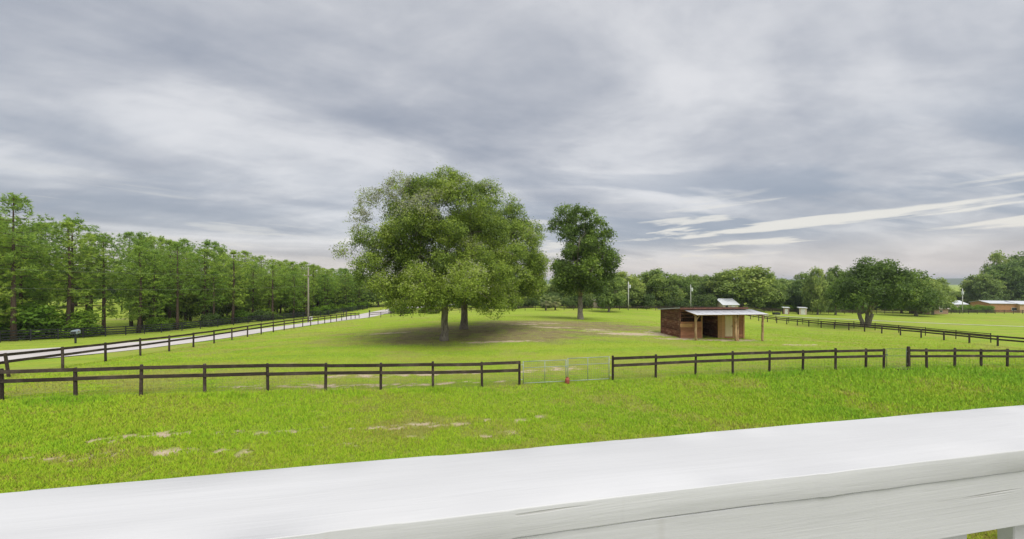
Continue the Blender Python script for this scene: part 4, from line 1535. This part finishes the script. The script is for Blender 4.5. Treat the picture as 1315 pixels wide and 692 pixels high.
# broadleaf understory in front of and between the pines
for px, Y, w, h, lb, g in ((20, 43, 8.2, 4.4, 'wide bright green broadleaf bush under the pines at the fence', None), (101, 47, 4.8, 3.4, 'round dark green bush beside the mailbox', None)):
    shrub(px, Y, w, h, lb, g, 1)
for i, (px, t, w, Y) in enumerate([(196, 346, 56, 62), (238, 352, 44, 66), (292, 346, 44, 78), (318, 350, 40, 80), (356, 356, 36, 88), (264, 358, 38, 72), (384, 362, 34, 92), (414, 362, 32, 98), (440, 364, 32, 100)]):
    bg_tree(px, t, w, Y, i + 3, 'leafy light green tree in front of the pine stand', 'leafy trees among the pines')
for i in range(34):
    y = 36 + 2.3 * i
    x = fence_x(y) - R.uniform(2.4, 6)
    px = CX + F * x / y
    if 118 < px < 172 or 60 < px < 86: continue
    shrub(px, y, R.uniform(2.6, 4.4), R.uniform(1.2, 2.6), 'low undergrowth bush behind the black fence', 'undergrowth below the pines', i, dark=(i % 4 == 0))
for i, (px, Y) in enumerate([(20, 84), (48, 90), (74, 128), (97, 100), (116, 118), (134, 138), (152, 142), (172, 128), (192, 104), (0, 78)]):
    bg_tree(px, 350, 56, Y, i, 'distant leafy tree beyond the clearing behind the pines', 'trees beyond the clearing')


# ---- fan palms by the back fence
def fan_palm(px, Y, th, label):
    b = G((px - CX) / F * Y, Y)
    root = empty('fan_palm', b); tag(root, label, 'palm')
    rng = np.random.default_rng(int(px))
    MB().tube([(0, 0, -.3), (.04, 0, th * .5), (0, .03, th)], [.24, .20, .17], 9).build('trunk', M['bark_oak'], root, smooth=True)
    for k in range(26):
        az = k * 2.4; el = math.radians(75 - 4.8 * k)
        d = Vector((math.cos(az) * math.cos(el), math.sin(az) * math.cos(el), math.sin(el)))
        o = Vector((0, 0, th)) + d * 1.0
        sd = d.cross(Vector((0, 0, 1)));
        if sd.length < .01: sd = Vector((1, 0, 0))
        sd.normalize(); up = sd.cross(d)
        V, Fc = [], []
        for j in range(15):
            a = math.radians(-80 + 160 * j / 14)
            r = d * math.cos(a) + sd * math.sin(a)
            tip = o + r * (.95 + .2 * math.cos(a)) + Vector((0, 0, -.30)) * (.5 + rng.random() * .6)
            q = r.cross(up).normalized() * .055
            mid_ = o + r * .55
            V += [tuple(o), tuple(mid_ + q), tuple(tip), tuple(mid_ - q)]
            Fc.append((4 * j, 4 * j + 1, 4 * j + 2, 4 * j + 3))
        tint = np.full(len(V), min(1, .2 + .03 * k + .2 * rng.random()))
        fr = link('frond', np_mesh('frond', np.array(V), np.array(Fc), M['palm'], {'tint': tint}), root)
        MB().tube([(0, 0, th - .1), tuple(o)], .02, 4, False).build('stalk', M['palm'], fr)


fan_palm(701, 91, 2.6, 'fan palm behind the back fence with its trunk half hidden')
fan_palm(713, 93, 2.3, 'shorter fan palm next to the tall dark oak')

# ------------------------------------------------------------------ poles and wires
def pole(label, px, Y, top_py, mat='polewood', arm=0.0, can=None, r=.14, xy=None, H=None, lamp=False):
    x = (px - CX) / F * Y if xy is None else xy[0]
    yy = Y if xy is None else xy[1]
    b = Vector(G(x, yy))
    H = H or (HC + (CY - top_py) / F * yy - b.z)
    root = empty('utility_pole', b); tag(root, label, 'pole')
    MB().tube([(0, 0, -.4), (0, 0, H * .5), (0, 0, H)], [r, r * .86, r * .70], 10).build('shaft', M[mat], root, smooth=True)
    if arm:
        MB().box((0, 0, 0), (arm, .09, .11)).build('crossarm', M['polewood'], root, (0, -r - .03, H - 1.35), (0, 0, .25))
        for s in (-.42, .42):
            m = MB(); m.lathe([(.03, 0), (.055, .03), (.035, .07), (.055, .10), (.02, .14)], 8)
            m.build('insulator', M['transformer'], root, (s * arm * math.cos(.25), -r - .03 + s * arm * math.sin(.25), H - 1.29))
    m = MB(); m.lathe([(.03, 0), (.06, .05), (.04, .10), (.055, .14), (.02, .18)], 8)
    m.build('insulator', M['transformer'], root, (0, 0, H))
    if can:
        m = MB(); m.lathe([(.20, 0), (.26, .04), (.26, .80), (.22, .90), (.10, .94)], 14)
        c = m.build('transformer', M['transformer'], root, (can, -.1, H - 1.75))
        m2 = MB(); m2.lathe([(.03, 0), (.05, .06), (.03, .16), (.0, .2)], 8); m2.build('bushing', M['transformer'], c, (.05, 0, .94))
        MB().box((0, 0, 0), (abs(can), .06, .08)).build('bracket', M['dark_metal'], root, (can / 2, -.08, H - 1.3))
    return b + Vector((0, 0, H))


def cable(label, pts_list, r=.007, group=None):
    m = MB()
    for a, b, sag in pts_list:
        a, b = Vector(a), Vector(b)
        pts = []
        for i in range(25):
            t = i / 24
            p = a + (b - a) * t; p.z -= sag * 4 * t * (1 - t); pts.append(p)
        m.tube(pts, r, 4, False)
    o = m.build('power_line', M['cable'])
    tag(o, label, 'cable', group)


pA = pole('weathered grey wooden utility pole beside the gravel road', 396, 62, 344, arm=1.3, r=.15)
pB = pole('wooden utility pole on the road verge out towards the near bend', 0, 0, 0, xy=(-64, 24), H=9.4, arm=1.3, r=.15)
pC = pole('pale light pole with a grey can transformer near the cream cottage', 807, 98, 362, 'polewhite', can=.36, r=.17)
pD = pole('slim pale pole rising behind the horse shelter', 887, 100, 366, 'polewhite', can=.30, r=.12)
pE = pole('pale pole with a round transformer by the bright hedge', 1236, 110, 371, 'polewhite', can=-.1, r=.13)
cable('upper power line running from the roadside pole over the verge', [(pB + Vector((0, 0, -1.2)), pA + Vector((0, 0, -1.2)), .7)])
cable('lower telephone line running from the roadside pole over the verge', [(pB + Vector((.1, 0, -3.0)), pA + Vector((.1, 0, -3.2)), .9)])
cable('thin power line strung from the cottage pole to the shelter pole', [(pC + Vector((0, 0, -1.0)), pD + Vector((0, 0, -.6)), .3)])
cable('long power line strung from the shelter pole to the hedge pole', [(pD + Vector((0, 0, -.6)), pE + Vector((0, 0, -.6)), .8)])
# two thin posts by the road bend, and the little meter box
for k, (px, hh) in enumerate(((514.5, 3.4), (517.6, 2.9))):
    Y = 76.2
    b = G((px - CX) / F * Y, Y)
    r_ = empty('marker_post', b); tag(r_, ('taller' if k == 0 else 'shorter') + ' thin dark post of the pair at the back fence corner', 'post')
    MB().tube([(0, 0, -.3), (0, 0, hh * .45)], .11, 8).build('base', M['fence'], r_)
    MB().tube([(0, 0, hh * .45), (0, 0, hh)], .085, 8).build('shaft', M['polewood'], r_)
b = G((399.5 - CX) / F * 61, 61)
r_ = empty('meter_box', b); tag(r_, 'small pale box on a stake at the foot of the roadside pole', 'box')
MB().box((0, 0, .30), (.08, .08, .8)).build('stake', M['trim'], r_)
MB().box((0, 0, .80), (.42, .25, .55)).build('box', M['trim'], r_, bevel=.02)


def mailbox(px, Y, label, w=.24, l=.6, hgt=1.05, top=None, s=1.0):
    b = G((px - CX) / F * Y, Y)
    root = empty('mailbox', b, .5); tag(root, label, 'mailbox'); root.scale = (s, s, s)
    MB().box((0, 0, hgt / 2 - .15), (.12, .12, hgt + .3 - .02)).build('post', M['dark_metal'], root)
    m = MB(); prof = []
    n = 10
    for y in (-l / 2, l / 2):
        prof.append([(-w / 2, y, hgt), (w / 2, y, hgt)] + [(w / 2 * math.cos(math.pi * i / n), y, hgt + .2 + w / 2 * math.sin(math.pi * i / n)) for i in range(n + 1)])
    k = len(prof[0])
    m.add(prof[0] + prof[1], [tuple(range(k)), tuple(range(2 * k - 1, k - 1, -1))] + [(i, k + i, k + (i + 1) % k, (i + 1) % k) for i in range(k)])
    bx_ = m.build('box', M['dark_metal'] if top is None else top, root)
    MB().box((0, 0, 0), (w * .9, .02, .24)).build('door', M['dark_metal'], bx_, (0, -l / 2 - .011, hgt + .14))
    MB().box((0, 0, 0), (.015, .14, .07)).build('flag', M['red'], root, (w / 2 + .012, 0, hgt + .24))


mailbox(97, 36.0, 'black mailbox with pale roof on a post across the gravel road', w=.42, l=.75, hgt=1.0, top=simple_mat('grey_blue_tin', (.30, .36, .42), .4))
mailbox(474.5, 78, 'small dark mailbox at the corner where the road bends', s=1.1)
mailbox(441, 80, 'dark mailbox on the grassy verge halfway to the road bend', w=.3, s=1.1)
mailbox(444.5, 80.4, 'second dark mailbox right beside the one on the verge', w=.3, s=1.1)


# ------------------------------------------------------------------ small buildings far off
def house(name, label, px, Y, w, d, hw, hr, wall, roof, rz=0.0, wins=(), door=None, cat='house', z=0.0):
    b = G((px - CX) / F * Y, Y)
    root = empty(name, (b[0], b[1], b[2] + z), rz); tag(root, label, cat)
    MB().box((0, 0, hw / 2 - .3), (w, d, hw + .6)).build('wall', M[wall], root)
    o = .35
    for s in (-1, 1):
        L = math.hypot(d / 2 + o, hr * (1 + 2 * o / d))
        ang = math.atan2(hr * (1 + 2 * o / d), d / 2 + o)
        MB().box((0, 0, 0), (w + 2 * o, L, .10)).build('roof_slope', M[roof], root, (0, s * (d / 2 + o) / 2, hw + hr / 2 - hr * o / d + .06), (-s * ang, 0, 0))
    for s in (-1, 1):
        m = MB(); m.add([(0, -d / 2, 0), (0, d / 2, 0), (0, 0, hr - .02), (.08, -d / 2, 0), (.08, d / 2, 0), (.08, 0, hr - .02)], [(0, 2, 1), (3, 4, 5), (0, 1, 4, 3), (1, 2, 5, 4), (2, 0, 3, 5)])
        m.build('gable', M[wall], root, (s * (w / 2 - .06) - .04, 0, hw))
    for x, z0, ww, wh in wins:
        f = MB().box((0, 0, 0), (ww + .16, .06, wh + .16)).build('window', M['trim'], root, (x, -d / 2 - .03, z0))
        MB().box((0, 0, 0), (ww, .03, wh)).build('pane', M['glass'], f, (0, -.035, 0))
    if door is not None:
        MB().box((0, 0, 0), (.95, .06, 2.05)).build('door', M['trim'], root, (door, -d / 2 - .03, 1.02))
    return root


house('cottage', 'small cream cottage half hidden behind the tall dark oak', 775, 106, 7.5, 5, 2.3, 1.0, 'wall_cream', 'roof_pink', .05, [(-2.2, 1.4, 1.0, 1.0), (2.3, 1.4, 1.0, 1.0)], 0)
house('barn', 'building with a bright white metal roof among trees behind the shelter', 930, 102, 4.6, 5.0, 1.9, 1.5, 'wall_cream', 'roof_white', .12, [(-1.2, 1.3, .8, .8)], .8)
house('ranch_house', 'brown low building with pale roof and one small window at the field edge', 1283, 118, 9.5, 7, 3.0, .7, 'wall_brown', 'roof_white', -.3, [(1.2, 1.2, 1.6, .9)], None)
house('long_shed', 'tan long building with white roof beside the brown one', 1318, 116, 11, 7, 2.9, .8, 'wall_tan', 'roof_white', -.15, [(-2, 1.3, 1.2, .9), (2, 1.3, 1.2, .9)], None)
house('low_shed', 'pinkish low shed at the far fence beneath bushy trees', 1192, 109, 7.5, 4, 1.6, .7, 'wall_pink', 'roof_pink', .0, [(1.5, .9, .8, .6)], None)
house('green_roof_shed', 'little shed with pale roof behind the bright hedge', 1223, 120, 5, 4, 2.6, 1.0, 'wall_cream', 'roof_white', .1)


def hut(px, Y, w, hgt, label, doorside):
    b = G((px - CX) / F * Y, Y)
    root = empty('field_hut', b, -.45); tag(root, label, 'hut')
    MB().box((0, 0, hgt / 2 - .1), (w, w, hgt + .2)).build('wall', M['wall_cream' if doorside else 'wall_pink'], root)
    MB().box((0, 0, 0), (w + .35, w + .45, .12)).build('roof', M['roof_white'], root, (0, -.05, hgt + .07), (.06, 0, 0))
    dd = MB().box((0, 0, 0), (w * .55, .05, hgt * .8)).build('door', M['trim'], root, (0, -w / 2 - .026, hgt * .44))
    MB().box((0, 0, 0), (.04, .05, .16)).build('handle', M['dark_metal'], dd, (w * .2, -.05, 0))
    for s in (-1, 1):
        MB().box((0, 0, 0), (.05, w * .9, hgt * .92)).build('side_panel', M['dark_metal'], root, (s * (w / 2 + .026), 0, hgt * .48))


hut(1009, 96, 1.25, 1.75, 'narrow field hut with white roof next to the dark trough', False)
hut(1030, 96, 1.6, 1.85, 'wider pale field hut with dark sides and white roof', True)
b = G((997 - CX) / F * 92, 92)
tr = empty('water_trough', b, .1); tag(tr, 'low dark water trough in the far pasture by the huts', 'trough')
m = MB()
for (c, s) in (((0, -.33, .33), (1.7, .05, .55)), ((0, .33, .33), (1.7, .05, .55)), ((-.83, 0, .33), (.05, .61, .55)), ((.83, 0, .33), (.05, .61, .55)), ((0, 0, .08), (1.6, .6, .05))):
    m.box(c, s)
m.build('tank', M['dark_metal'], tr)
for x in (-.6, .6):
    MB().box((0, 0, 0), (.1, .7, .12)).build('foot', M['dark_metal'], tr, (x, 0, -.01))


# ------------------------------------------------------------------ air
def build_haze():
    m = bpy.data.materials.new('air')
    m.use_nodes = True
    nt = m.node_tree
    for n in list(nt.nodes):
        if n.type != 'OUTPUT_MATERIAL': nt.nodes.remove(n)
    out = next(n for n in nt.nodes if n.type == 'OUTPUT_MATERIAL')
    v = nd(nt, 'ShaderNodeVolumePrincipled', {'Color': (.80, .88, 1.0, 1), 'Density': .00022, 'Anisotropy': .2})
    nt.links.new(v.outputs[0], out.inputs['Volume'])
    o = MB().box((0, 1000, 14), (9400, 8400, 72)).build('haze', m)
    tag(o, 'thin bluish haze over the far hills', 'haze', kind='stuff')


build_haze()
